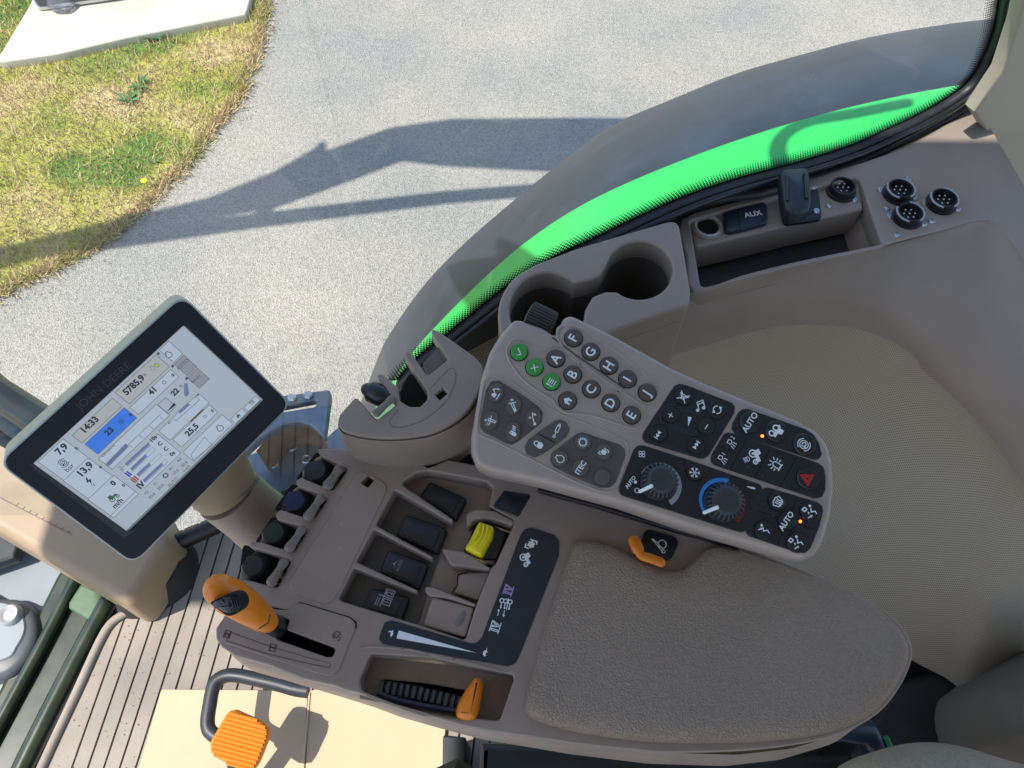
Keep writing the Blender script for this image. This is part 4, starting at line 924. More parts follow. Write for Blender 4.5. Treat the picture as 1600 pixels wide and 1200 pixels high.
whl = cE([(228, 862), (500, 880), (700, 925), (860, 955), (866, 975), (805, 1152), (790, 1160), (700, 1150), (590, 1150), (440, 1120), (330, 1085), (215, 1042), (182, 1020), (178, 975), (215, 885)])
sq = cB([(487, 658), (513, 676), (488, 706), (460, 688)])
gslot = cF([(478, 362), (540, 385), (522, 438), (785, 536), (792, 556), (778, 586), (745, 590), (470, 492), (452, 455)])
th = .004
def KL(pts, r=.0): 
    q = KC.L(pts); return rnd(q, r, 4) if r > 0 else q
link('console_top', curve_mesh([KL(comb, .0035), KL(pocket, .0022), KL(whl, .006), KL(sq, .0006), KL(gslot, .002)], -.020, 0, .0016, 3), 'taupe', con)
# walls that deepen the pocket and wheel bay
def walls(loop, z0, z1, name, parent, m, pl=KC, flare=0):
    l = loop if area(loop) > 0 else loop[::-1]; n = len(l); l2 = offs(l, flare) if flare else l
    vs = [(*p, z0) for p in l] + [(*p, z1) for p in l2]; fs = [(i, (i + 1) % n, (i + 1) % n + n, i + n) for i in range(n)]
    return link(name, mesh(vs, fs), m, parent)
walls(KL(pocket, .0022), -.019, -.036, 'pocket_wall', con, 'taupe')
walls(KL(whl, .006), -.019, -.045, 'wheel_bay_wall', con, 'taupe')
yslot = cE([(690, 232), (860, 285), (775, 462), (640, 402)])
pf = offs([p for p in (KL(pocket) if area(KL(pocket)) > 0 else KL(pocket)[::-1])], -.003)
hull = KL(cE([(470, 30), (775, 88), (790, 215), (872, 262), (775, 490), (650, 805), (80, 632), (240, 280), (340, 110)]))
link('pocket_bottom', curve_mesh([hull, KL(yslot, .002)], -.024, -.020, .0), 'taupe', con)
link('bay_bottom', curve_mesh([KL(cE([(230, 270), (330, 120), (560, 250), (520, 420), (470, 560), (420, 730), (70, 640)]))], -.0195, -.0185), 'taupe_mat', con)  # darker than the pocket floor: the bays' shade is put into the colour
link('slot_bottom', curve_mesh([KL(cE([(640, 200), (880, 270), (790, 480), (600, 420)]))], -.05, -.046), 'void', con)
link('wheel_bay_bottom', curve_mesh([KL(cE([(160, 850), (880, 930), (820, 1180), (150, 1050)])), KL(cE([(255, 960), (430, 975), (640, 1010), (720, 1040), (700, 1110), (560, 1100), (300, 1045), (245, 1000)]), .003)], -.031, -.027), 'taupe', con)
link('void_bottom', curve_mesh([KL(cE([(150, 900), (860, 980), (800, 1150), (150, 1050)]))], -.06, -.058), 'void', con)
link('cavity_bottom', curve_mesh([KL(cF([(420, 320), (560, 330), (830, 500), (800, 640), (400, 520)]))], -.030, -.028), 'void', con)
link('sensor_window', curve_mesh([KL(cB([(487, 652), (520, 676), (488, 712), (455, 688)]))], -.012, -.010), 'void', con)
# skirt
sk_px = cF([(282, 180), (160, 390), (135, 440), (137, 490), (165, 530), (240, 578), (430, 630)]) + [(521, 1068), (570, 1083), (615, 1100), (675, 1117), (717, 1128), (760, 1139), (830, 1150), (900, 1162), (1033, 1178), (1160, 1182), (1250, 1172), (1330, 1148), (1380, 1110), (1418, 1050), (1428, 1018), (1400, 965), (1330, 925), (1200, 875), (1050, 822), (930, 784), (780, 757), (700, 741), (665, 728), (600, 712), (555, 705), (548, 740), (500, 800), (455, 870), (430, 905), (395, 905)]
link('console_side', pillow(rnd(KC.L(sk_px), .008), [(.012, -.14), (-.004, -.11), (-.007, -.06), (-.004, -.034), (-.0005, -.022), (.0012, -.0195)], 260, bottom=False, top=False), 'taupe', con)
# armrest pad
pad_px = [(906, 839), (940, 843), (975, 856), (1010, 873), (1043, 886), (1070, 884), (1090, 868), (1106, 852), (1130, 847), (1170, 860), (1247, 887), (1327, 918), (1388, 955), (1418, 990), (1427, 1022), (1412, 1062), (1378, 1107), (1335, 1134), (1273, 1150), (1167, 1160), (1033, 1160), (920, 1147), (850, 1130), (826, 1117), (820, 1100), (828, 1060), (850, 985), (878, 895), (895, 848)]
pdl = spl(KC.L(pad_px, .012), 5)
def cushion(outl, sa, sb, prof, n=260):
    p = [Vector(q[:2]) for q in outl]; p = p if area(p) > 0 else p[::-1]; p = resample(p, n, True); vs = []; fs = []
    ab = sb - sa; tg = [sa + ab * max(0, min(1, (q - sa).dot(ab) / ab.length_squared)) for q in p]
    for _ in range(30): tg = [(tg[i - 1] + tg[i] * 2 + tg[(i + 1) % n]) / 4 for i in range(n)]
    for d, z in prof:
        for q, t in zip(p, tg):
            L_ = (t - q).length; f = min(d / L_, .5) if d < 1 else d - 1
            w_ = q + (t - q) * f; vs.append((w_.x, w_.y, z))
    for k in range(len(prof) - 1):
        for i in range(n):
            a = k * n + i; b = k * n + (i + 1) % n; fs.append((a, b, b + n, a + n))
    return mesh(vs, fs, ang=60)
link('armrest_pad', cushion(pdl, KC.at((960, 985), .012), KC.at((1240, 1030), .012), [(0, -.012), (-.0005, -.006), (.0, .0), (.0008, .0055), (.0028, .0092), (.006, .0118), (.011, .0134), (.018, .0142), (.028, .0146), (1.6, .0149), (1.8, .0150), (2.0, .0150)]), 'leather', con)
link('pad_base', pillow(pdl, [(-.0, -.05), (-.003, -.02), (-.003, -.004), (-.0005, -.001)], 200), 'taupe', con)
# removable cover
cover = cB([(440, 655), (462, 642), (545, 680), (562, 700), (555, 730), (375, 1110), (350, 1148), (325, 1160), (215, 1125), (180, 1105), (182, 1075), (200, 1040)])
link('cover_panel', curve_mesh([KL(cover, .006), KL(sq, .0006)], -.001, .0009, .0006), 'taupe', con)
link('shift_gate_plate', curve_mesh([KL(cF([(560, 300), (600, 290), (870, 372), (903, 400), (898, 440), (810, 665), (765, 695), (700, 682), (190, 515), (155, 490), (155, 440), (200, 350), (440, 325), (540, 330)]), .006), KL(gslot, .002)], -.001, .0011, .0007), 'taupe', con)
link('gate_gap', mesh(*stroke(KL(cF([(420, 312), (545, 335), (565, 305), (600, 290), (870, 370), (905, 398), (905, 430)])), .0012, .0003), sm=False), 'void', con)
link('gate_trim', mesh(*stroke(KL(cF([(195, 500), (420, 572), (600, 615), (760, 648), (765, 625), (600, 580), (430, 530), (215, 452)])), .0006, .0013, True), sm=False), 'taupe_mat', con)
for s_, p in (('2', (195, 462)), ('1', (445, 537))):
    q = cF(p)[0]; put_text(s_, KC, q, 7.5, 65, .0014, 'black', con, bold=.5)
    link('number_frame', mesh(*stroke([Vector(KC.at(q, .0013)) + Vector(v) * KC.r(q, 1) for v in ((-5.5, -4), (4, -6), (5.5, 4), (-4, 6))], .0006, .0013, True), sm=False), 'black', con)
put_icon('spiral', KC, cF((798, 470))[0], 10, 60, .0014, 'taupe_mat', con, lw=.2)
for a, b in (((372, 950), (378, 944)), ((905 * 0 + 372, 1010), (380, 1005)), ((80 + 5, 290), (95, 285))): pass
for _ in range(26):
    x0, y0 = rng.uniform(215, 540), rng.uniform(680, 1120); a_1 = rng.uniform(0, 3.14); l_1 = rng.uniform(2, 9)
    if inside((x0, y0), [(450, 680), (540, 700), (360, 1120), (205, 1090)]): link('scratch', mesh(*stroke(KL(cB([(x0, y0), (x0 + l_1 * math.cos(a_1), y0 + l_1 * math.sin(a_1))])), .0003, .00115), sm=False), 'scuff', con)
sc_ = cB([(372, 952), (376, 945), (383, 940)]); 
link('scuff', mesh(*stroke(KL(sc_), .0012, .0012), sm=False), 'scuff', con)
link('scuff', mesh(*stroke(KL(cB([(380, 845), (388, 852)])), .001, .0012), sm=False), 'scuff', con)
# lever bays: hub and paddle
for hub, rad, (pa, pb2), cc in ((cB((292, 655))[0], 22, cB([(378, 628), (328, 700)]), 'black'), (cB((212, 772))[0], 22, cB([(305, 742), (252, 822)]), 'hubblue'),
                              (cB((132, 895))[0], 22, cB([(232, 864), (178, 945)]), 'hubgreen'), (cB((52, 1022))[0], 22, cB([(162, 992), (108, 1078)]), 'black')):
    if cc not in M: M[cc] = mat(cc, (0.004, 0.010, 0.07) if cc == 'hubblue' else (0.004, 0.022, 0.008), .4)
    d = (Vector(KC.at(pb2)) - Vector(KC.at(pa))).normalized(); h3 = KC.at3(hub, -.019); r = KC.r(hub, rad, -.019)
    a = Vector((d.x, d.y, 0)) * r * .62
    hb = link('lever_hub', capsule([h3 - a, h3 - a * .6, h3 + a * .6, h3 + a], [r * .8, r, r, r * .8], 24), 'black', con)
    link('hub_face', lathe([(r * .7, r * .98), (.0001, r * 1.02)], 20), cc, hb, T3(h3))
    A = KC.at3(pa, .005); B = KC.at3(pb2, .005); rr = KC.r(pa, 8.2); A, B = A.lerp(B, .08), B.lerp(A, .08)
    link('hydraulic_lever', capsule([A, A.lerp(B, .3), A.lerp(B, .6), B], [rr * .95, rr * .72, rr * .78, rr * 1.05], 16, flat=.75, up=(0, 0, 1)), 'taupe_paddle', con)
    link('lever_stalk', capsule([A.lerp(B, .5), A.lerp(B, .5) - Vector((0, 0, .03))], [rr * .6, rr * .6], 10), 'taupe_mat', con)
# near-black plates under the bays, their shade put in as colour
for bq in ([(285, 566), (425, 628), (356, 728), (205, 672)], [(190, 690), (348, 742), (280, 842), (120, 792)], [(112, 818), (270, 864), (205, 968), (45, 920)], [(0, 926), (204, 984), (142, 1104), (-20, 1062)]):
    link('bay_shade', curve_mesh([rnd(KC.L(cB(bq), -.03), .003)], -.034, -.030), 'void', con)
# rocker switches
def rocker(quad, z, name='rocker_switch', inner=.16, m='navy', hgt=.006, kind=None, ip=None, ir=12):
    q = KL(quad); c = sum(q, Vector((0, 0))) / len(q)
    b = link(name, pillow(rnd(q, .003), bev(z - .004, z + hgt, .0022), 60), m, con)
    q2 = [c + (p - c) * (1 - inner * 1.7) for p in q]
    link('raised_pad', pillow(rnd(q2, .002), [(0, z + hgt - .001), (0, z + hgt + .0008), (.0008, z + hgt + .0012)], 50), m, b)
    if kind: put_icon(kind, KC, ip, ir, 68, z + hgt + .0014, 'grey', b, lw=.07)
    return b
rocker(cE([(485, 74), (655, 152), (602, 250), (437, 145)]), -.016)
rocker(cE([(375, 222), (566, 290), (522, 402), (333, 322)]), -.016)
rocker(cE([(296, 383), (480, 446), (436, 562), (256, 488)]), -.016, kind='autolet', ip=cE((345, 465))[0], ir=11)
rocker(cE([(222, 555), (395, 600), (352, 712), (170, 655)]), -.016, kind='onetwo', ip=cE((288, 612))[0], ir=17)
rocker(cE([(822, 128), (948, 150), (886, 256), (765, 208)]), -.004, hgt=.005)
# taupe flaps
def flap(quad, z, name='rocker_flap'):
    q = KL(quad); f_ = link(name, pillow(rnd(q, .0025), bev(z - .008, z, .002), 60), 'taupe', con)
    return f_
flap(cE([(620, 490), (762, 482), (708, 616), (588, 578)]), -.010)
f2 = flap(cE([(500, 600), (688, 650), (650, 786), (458, 732)]), -.004)
link('finger_dimple', lathe([(.0001, .0008), (.0030, .0004), (.0036, 0)], 20, 1.0, 2.1, R(-25)), 'taupe_paddle', f2, T3(KC.at3(cE((628, 705))[0], -.004)))
link('flap_seam', mesh(*stroke(KL(cE([(660, 485), (612, 498), (610, 545), (585, 580)])), .0010, -.0095), sm=False), 'void', con)
for fin in (cE([(545, 390), (640, 405), (760, 478), (756, 486), (640, 470), (585, 465), (552, 410)]), cE([(470, 560), (500, 562), (695, 638), (692, 650), (560, 610), (490, 602), (470, 585)])):
    link('divider_fin', curve_mesh([rnd(KC.L(fin), .0015)], -.021, -.0005, .001), 'taupe', con)
link('lever_guard', curve_mesh([rnd(KC.L(cE([(655, 235), (700, 215), (780, 225), (866, 268), (860, 290), (800, 270), (735, 258), (690, 262), (655, 300)])), .004)], -.021, .001, .0015), 'taupe', con)
# yellow lever
yb = link('pto_lever', pillow(rnd(KC.L(cE([(708, 264), (778, 288), (772, 330), (748, 375), (722, 428), (684, 412), (642, 388), (668, 345), (690, 300)]), .004), .003), [(.0, -.012), (0, -.004), (.0006, .001), (.0018, .0035), (.0028, .0042)], 80), 'yellow', con)
for k in range(3):
    o = 18 * (k - 1)
    ridge(KC, catm(cE([(732 + o, 285 + o * .3), (722 + o, 330 + o * .3), (690 + o, 385 + o * .3)]), 5, False), .0007, .0058, 'yellow', yb, False, 'grip_rib')
link('lever_base', pillow(rnd(KC.L(cE([(700, 258), (730, 258), (835, 320), (790, 440), (730, 436), (640, 398), (645, 385), (690, 300)]), -.008), .003), bev(-.03, -.010, .002), 60), 'black', con)
# L-shaped decal
DZ = .0006
dec = cE([(915, 306), (945, 298), (1045, 332), (1068, 360), (1066, 425), (890, 872), (872, 905), (838, 918), (280, 818), (262, 796), (288, 722), (320, 712), (672, 815), (700, 812), (722, 790), (895, 330)])
dl = link('control_decal', curve_mesh([KL(dec, .003)], -.0005, DZ, .0), 'decal', con)
put_icon('flower', KC, cQ((600, 205))[0], 13, 72, DZ + .0001, 'white', dl)
put_icon('tractor', KC, cQ((545, 360))[0], 12, -60, DZ + .0001, 'white', dl)
put_icon('four', KC, cQ((362, 682))[0], 11, 72, DZ + .0001, 'violet', dl, lw=.11)
put_icon('three_p', KC, cQ((330, 820))[0], 12, -10, DZ + .0001, 'white', dl, lw=.12)
put_icon('updown', KC, cQ((290, 920))[0], 10, -10, DZ + .0001, 'white', dl, lw=.12)
put_icon('four', KC, cQ((225, 1065))[0], 12, 72, DZ + .0001, 'white', dl, lw=.11)
link('speed_wedge', mesh([(*p, DZ + .0001) for p in KL(cE([(352, 758), (700, 858), (342, 793)]))][::1], [(0, 2, 1)], sm=False), 'white', dl)
put_icon('rabbit', KC, cE((318, 772))[0], 8, 68, DZ + .0001, 'white', dl)
put_icon('turtle', KC, cE((736, 858))[0], 9, 68, DZ + .0001, 'white', dl)
# bay ridge
ridge(KC, catm(cE([(180, 838), (225, 830), (370, 840), (480, 860), (600, 885), (700, 910), (810, 940)]), 5, False), .0011, .0004, 'taupe', con, False)
for p in cE([(368, 838), (478, 858), (597, 884)]): link('ridge_notch', lathe([(.0012, 0), (.001, .002), (.0001, .0022)], 10), 'taupe_paddle', con, T3(KC.at3(p, .0004)))
# thumb wheel
parts = []
wpz_ = [KC.at(p, -.016) for p in catm(cE([(262, 1008), (380, 1025), (500, 1050), (640, 1085)]), 8, False)]
rsw = resample(wpz_, 27)
for k in range(0, 26, 2):
    a, b = rsw[k], rsw[k + 1]; t = (b - a).normalized(); n = Vector((-t.y, t.x)); hw = KC.r(cE((400, 1000))[0], 10.5); b = a + t * (b - a).length * 1.35
    zz = -.016 - .00003 * (k - 12) ** 2 * .4
    q = [a - n * hw, b - n * hw, b + n * hw, a + n * hw]; qi = [a - n * hw * .8 + t * .0006, b - n * hw * .8 - t * .0006, b + n * hw * .8 - t * .0006, a + n * hw * .8 + t * .0006]
    parts.append(([(*p, zz - .014) for p in q] + [(*p, zz - .001) for p in q] + [(*p, zz) for p in qi], [(0, 1, 5, 4), (1, 2, 6, 5), (2, 3, 7, 6), (3, 0, 4, 7), (4, 5, 9, 8), (5, 6, 10, 9), (6, 7, 11, 10), (7, 4, 8, 11), (8, 9, 10, 11)]))
vs, fs = join(parts)
tw_ = link('thumb_wheel', mesh(vs, fs, sm=False), mat('wheel_rubber', (0.055, 0.06, 0.07), .42), con)
link('wheel_core', tube([(*p, -.026) for p in wpz_], .006, 10, flat=.9), 'black', tw_)
link('wheel_rim', tube([(*KC.at(p, -.018), -.019) for p in catm(cE([(255, 1035), (330, 1062), (440, 1088), (540, 1105), (640, 1120)]), 6, False)], .0024, 8, flat=.6), mat('wheel_rim_blue', (0.03, 0.04, 0.07), .35), tw_)
sl = KC.L(cE([(672, 985), (690, 963), (712, 966), (726, 988), (722, 1040), (708, 1115), (696, 1150), (668, 1163), (630, 1158), (604, 1138), (610, 1090), (640, 1030)]), .004)
link('speed_slider', pillow(spl(sl, 5), [(.001, -.024), (0, -.008), (.0003, -.002), (.0012, .002), (.0028, .0052), (.0045, .0070), (.0055, .0074)], 90), 'orange', con)
# orange shift lever
P1 = CAM + ray(*cF((150, 215))[0]) * .585; P2 = CAM + ray(*cF((205, 250))[0]) * .59; P3 = CAM + ray(*cF((300, 310))[0]) * .60; P4 = CAM + ray(*cF((390, 375))[0]) * .615; P5 = CAM + ray(*cF((415, 392))[0]) * .62
s_ = .6 / F / 3.529
lv = link('shift_lever', capsule([P1, P2, P3, P4, P5], [84 * s_, 98 * s_, 92 * s_, 76 * s_, 62 * s_], 32), 'orange', con, world=True)
def kparent(o, mw): o.matrix_basis = wm(con).inverted() @ mw
lv.matrix_basis = wm(con).inverted()
VP = Pl(CAM + ray(*cF((190, 290))[0]) * .5675, Vector((-.1, -.46, .86)))
lvM = wm(lv).inverted() @ VP.M
tear = spl(VP.L(cF([(100, 290), (150, 262), (215, 240), (255, 250), (274, 285), (268, 325), (240, 352), (195, 362), (160, 340), (125, 312)])), 5)
link('thumb_recess', pillow(tear, [(0, -.012), (0, -.0006), (.001, .0)], 60), 'void', lv, lvM)
tl = VP.L(cF([(112, 290), (160, 268), (212, 252), (214, 275), (240, 330), (190, 345), (150, 322)]))
link('thumb_roller', pillow(spl(tl, 5), [(0, -.001), (.0006, .0012), (.003, .003), (.005, .0034)], 60), mat('roller_grey', (0.05, 0.055, 0.07), .35), lv, lvM)
for k in range(4):
    x = 214 + k * 12; link('roller_rib', tube([(*VP.at(p, .003), .003 - k * .0004) for p in cF([(x - 2, 258), (x + 14, 305), (x - 14 + k * 2, 338)])], .0007, 6), 'black', lv, lvM)
link('grip_notch', tube([CAM + ray(*p) * .588 for p in cF([(368, 432), (420, 400), (432, 352)])], .0005, 6), 'groove', lv, wm(lv).inverted())
link('lever_shaft', capsule([P5, KC.M @ KC.at3(cF((470, 420))[0], .0), KC.M @ KC.at3(cF((470, 440))[0], -.02)], [.008, .009, .009]), 'black', lv, wm(lv).inverted())
# finger recess by the pad: black latch button and orange clip
bb = link('latch_switch', pillow(rnd(KC.L(cD([(240, 990), (405, 1035), (430, 1075), (385, 1170), (345, 1185), (215, 1155), (195, 1115), (215, 1020)]), .002), .005), bev(-.002, .002, .001), 70), 'navy', con)
put_icon('latch', KC, cD((300, 1095))[0], 15, -28, .0022, 'white', bb, lw=.1)
op = [KC.at3(p, h) for p, h in zip(cD([(160, 1065), (178, 1110), (205, 1155), (255, 1170), (320, 1195)]), (.010, .012, .012, .014, .013))]
link('orange_clip', capsule(spl(op, 4, False), [.0055 if i < 6 else .0042 for i in range(17)], 14, flat=.7), 'orange', con)
link('scale_strip', curve_mesh([KC.L(cC([(455, 1038), (720, 1100), (714, 1118), (450, 1054)]), .006)], .0, .006), mat('scale_white', (.55, .55, .52), .5), con)

# ================================================================== SMALL LEVER POD
KS = pl_at(650, 640, .66, 3)
pod = thing('lever_pod', 'small grey taupe pod with pointed fins and one lever left of the keypad', 'lever pod', KS.M)
pt_ = cB([(738, 84), (760, 92), (830, 140)] + catm([(900, 190), (933, 225), (938, 262), (920, 330), (878, 400), (810, 456), (720, 494), (600, 510), (500, 507), (430, 495), (388, 480), (370, 452), (376, 420)], 5, False) + [(440, 347), (522, 440), (600, 378), (524, 272), (527, 258), (545, 262), (605, 312), (612, 365), (650, 388), (690, 388), (718, 362), (720, 330), (630, 190), (630, 170), (650, 172), (690, 225), (720, 268), (800, 205), (735, 98)])
link('pod_top', curve_mesh([rnd(KS.L(pt_), .003, 4), rnd(KS.L(cB([(780, 315), (798, 335), (768, 362), (750, 342)])), .0006)], -.018, 0, .0015, 3), 'taupe', pod)
sk2 = cB(catm([(905, 195), (938, 230), (945, 265), (930, 340), (888, 410), (815, 466), (720, 504), (600, 519), (500, 516), (430, 504), (380, 486), (362, 450), (372, 425)], 5, False) + [(440, 360), (520, 445), (600, 400), (700, 400), (740, 340), (800, 220)])
link('pod_body', pillow(rnd(KS.L(sk2), .01), [(.006, -.12), (.001, -.08), (-.001, -.04), (0, -.012), (.001, -.004)], 160, bottom=False, top=False), 'taupe', pod)
link('pod_ledge', mesh(*stroke(KS.L(catm(cB([(728, 322), (800, 245), (828, 250), (825, 300), (790, 370), (720, 430), (640, 465), (582, 466), (575, 440), (606, 402)]), 4, False)), .0007, .0003), sm=False), 'taupe_paddle', pod)
link('pod_sensor', curve_mesh([KS.L(cB([(780, 305), (805, 335), (768, 370), (742, 342)]))], -.008, -.007), 'void', pod)
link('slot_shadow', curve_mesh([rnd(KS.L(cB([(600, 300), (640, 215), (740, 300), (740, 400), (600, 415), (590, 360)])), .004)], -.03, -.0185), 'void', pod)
hb3 = KS.at3(cB((520, 338))[0], -.006); link('pod_roller', capsule([hb3 + Vector((-.008, .004, 0)), hb3 + Vector((-.005, .0025, 0)), hb3 + Vector((.005, -.0025, 0)), hb3 + Vector((.009, -.004, 0))], [.006, .0095, .0095, .007], 10), 'black', pod)
A = KS.at3(cB((578, 360))[0], .003); B = KS.at3(cB((522, 412))[0], .003); rr = KS.r(cB((550, 390))[0], 6.5)
link('pod_lever', capsule([A, A.lerp(B, .4), B], [rr, rr * .8, rr * 1.05], 16, flat=.7, up=(0, 0, 1)), 'taupe_paddle', pod)
link('storage_slot', curve_mesh([rnd(KS.L(cB([(700, 215), (770, 140), (800, 205), (722, 268)]), -.01), .002)], -.02, -.012), mat('slot_lining', (.16, .15, .14), .5), pod)

# ================================================================== KEYPAD POD
KK = pl_at(1000, 700, .625, 13)
kp = thing('keypad_pod', 'long grey taupe keypad with round lettered keys, green keys and black climate panels', 'keypad', KK.M)
out = [(803, 499), (812, 499), (850, 512), (868, 526), (880, 497), (890, 492), (898, 494), (960, 524), (1048, 573), (1105, 599), (1182, 630), (1247, 656), (1278, 674), (1294, 694), (1302, 722), (1304, 765), (1299, 805), (1287, 847), (1273, 868), (1255, 874), (1208, 861), (1146, 843), (1066, 820), (971, 787), (918, 773), (841, 752), (765, 736), (745, 726), (737, 706), (737, 680), (752, 590), (765, 550), (782, 522)]
outl = rnd(KK.L(out), .006, 5)
link('pod_shell', pillow(outl, [(.012, -.045), (.004, -.040), (.0, -.03), (-.001, -.012), (-.0002, -.004), (.0015, -.0012), (.004, 0), (.006, 0.0001)], 320), 'taupe_pod', kp)
def KKp(pts, z0, z1, m, name, r=.004, b=.0006, parent=kp): return link(name, curve_mesh([rnd(KK.L(pts, z1), r)], z0, z1, b), m, parent)
# recessed field behind letter keys: raised ridges
ridge(KK, catm(cC([(262, 300), (285, 235), (330, 218), (400, 245), (455, 285), (490, 270), (530, 252), (580, 268), (700, 360), (860, 480), (1010, 580), (1045, 640), (1035, 700), (985, 722), (900, 700), (740, 650), (640, 640), (590, 632), (545, 600), (520, 560), (420, 500), (320, 410)]), 4), .0011, .0002, 'taupe_pod', kp)
ridge(KK, catm(cC([(548, 190), (560, 150), (610, 138), (700, 170), (860, 270), (1000, 380), (1110, 470), (1135, 530), (1110, 590), (1050, 598), (960, 540), (820, 450), (640, 330), (570, 250)]), 4), .0011, .0002, 'taupe_pod', kp)
ridge(KK, cC([(520, 208), (640, 300), (760, 380), (930, 500)]), .0008, .0002, 'taupe_mat', kp, False)
ridge(KK, catm(cC([(190, 430), (300, 470), (430, 560), (560, 640), (720, 700), (900, 780), (950, 820), (940, 900), (890, 1050), (850, 1082), (780, 1075), (640, 1020), (400, 900), (200, 800), (110, 760), (95, 700), (130, 480), (155, 440)]), 4), .0009, .0002, 'taupe_pod', kp)
for p in cC([(680, 358), (893, 515)]): link('dimple', lathe([(.0009, .0004), (.0001, .0005)], 10), 'taupe_mat', kp, T3(KK.at3(p, 0.0003)))
A_t = 57
H0 = .0
for s_, p in zip('ABCDEFGHIJ', [(540, 330), (636, 420), (741, 503), (851, 581), (970, 651), (640, 213), (738, 291), (841, 370), (947, 446), (1058, 523)]):
    q = cC(p)[0]; b = disc_button(KK, q, 13.4, H0, 'taupe_btn', kp)
    t = put_text(s_, KK, q, 15, A_t, .0033, 'white', b, bold=.35); t.matrix_basis = Matrix.Translation(-Vector(b.location)) @ t.matrix_basis
def keysym(b, kind, q, r_px, h, m='white', lw=.16, deg=A_t):
    t = put_icon(kind, KK, q, r_px, deg, h, m, b, lw=lw); t.matrix_basis = Matrix.Translation(-Vector(b.matrix_basis.translation)) @ t.matrix_basis; return t
def keytxt(b, s_, q, size, h, m='white', deg=A_t, bold=.3, align='CENTER'):
    t = put_text(s_, KK, q, size, deg, h, m, b, bold=bold, align=align); t.matrix_basis = Matrix.Translation(-Vector(b.matrix_basis.translation)) @ t.matrix_basis; return t
for k, p in (('check', (330, 294)), ('cross', (418, 380)), ('list', (515, 462))):
    q = cC(p)[0]; b = disc_button(KK, q, 13, H0, 'green', kp, hgt=.0038); keysym(b, k, q, 10.5, .0042, lw=.13)
q = cC((606, 568))[0]; b = disc_button(KK, q, 13.5, H0, 'taupe_btn', kp); keysym(b, 'home', q, 11, .0033)
# dark key fields
f1 = KKp(cC([(172, 455), (215, 452), (330, 520), (440, 598), (465, 630), (460, 685), (430, 715), (330, 795), (290, 818), (262, 812), (128, 745), (108, 715), (108, 680), (140, 510)]), -.0005, .0010, 'taupe_mat', 'loader_key_field')
for k, p in (('digger', (200, 523)), ('arm', (300, 597)), ('armdown', (412, 665)), ('armset', (172, 680)), ('lockw', (297, 745))):
    q = cC(p)[0]; b = disc_button(KK, q, 13.3, .001, 'taupe_soft', kp, hgt=.0026, sx=.88, sy=1.15, rot=R(-10), gap=False); keysym(b, k, q, 11.5, .0040, lw=.13)
f2_ = KKp(cC([(525, 688), (560, 672), (600, 690), (618, 730), (600, 770), (540, 815), (470, 865), (420, 888), (375, 872), (362, 830), (385, 785), (455, 735)]), -.0005, .0016, 'taupe_mat', 'lock_key', r=.003)
link('key_split', mesh(*stroke(KK.L(cC([(440, 755), (535, 806)]), .0018), .0008, .0018), sm=False), 'void', f2_)
put_icon('lock', KK, cC((443, 818))[0], 11, A_t, .0018, 'white', f2_, lw=.14); put_icon('cyl', KK, cC((545, 738))[0], 13, 65 - 90, .0018, 'white', f2_, lw=.1)
f3 = KKp(cC([(655, 755), (690, 745), (900, 815), (930, 840), (935, 880), (880, 1030), (850, 1060), (790, 1062), (650, 1005), (525, 942), (505, 905), (515, 865)]), -.0005, .0010, 'taupe_mat', 'function_key_field')
for k, p in (('gear', (693, 803)), ('flower', (812, 860)), ('engine', (563, 897)), ('t', (682, 948)), (None, (803, 1003))):
    q = cC(p)[0]; b = disc_button(KK, q, 12.6, .001, 'taupe_soft', kp, hgt=.0026, gap=False)
    if k == 't': keytxt(b, 'iTEC', q, 8.5, .0040)
    elif k: keysym(b, k, q, 10.5, .0040, lw=.13)
PH = .0009
def led(p, on_, parent=kp, h=PH + .0001):
    r = KK.r(p, 2.2 if on_ else 1.7); return link('indicator_lamp', lathe([(r * 1.0, 0), (r * .8, .0006), (.0001, .0009)], 16), 'led' if on_ else 'ledoff', parent, T3(KK.at3(p, h)))
# radio panel
KKp(cD([(430, 113), (470, 120), (750, 228), (768, 250), (765, 290), (612, 545), (585, 566), (555, 566), (225, 468), (206, 445), (212, 410), (400, 128)]), -.0005, PH, 'navy', 'radio_panel')
for k, p, r_ in (('mute', (455, 195), 13.5), ('cycle', (660, 272), 14), ('plus', (378, 305), 13), ('minus', (595, 375), 14), ('prev', (305, 418), 13.5), ('next', (530, 490), 14)):
    q = cD(p)[0]; b = disc_button(KK, q, r_, PH, 'blackbtn', kp, hgt=.0022, gap=False); keysym(b, k, q, r_ * .85, PH + .0026, lw=.12)
put_icon('note', KK, cD((555, 250))[0], 11, A_t - 45, PH + .0002, 'white', kp, lw=.14); put_icon('wedge', KK, cD((490, 342))[0], 9.5, 80, PH + .0002, 'white', kp)
for pts in ([(345, 262), (400, 250), (640, 335), (655, 375), (625, 420), (590, 425), (350, 352), (322, 320)], [(275, 370), (310, 358), (560, 440), (585, 480), (560, 535), (520, 540), (270, 460), (248, 420)]):
    ridge(KK, catm(cD(pts), 4), .0006, PH, 'blackbtn', kp)
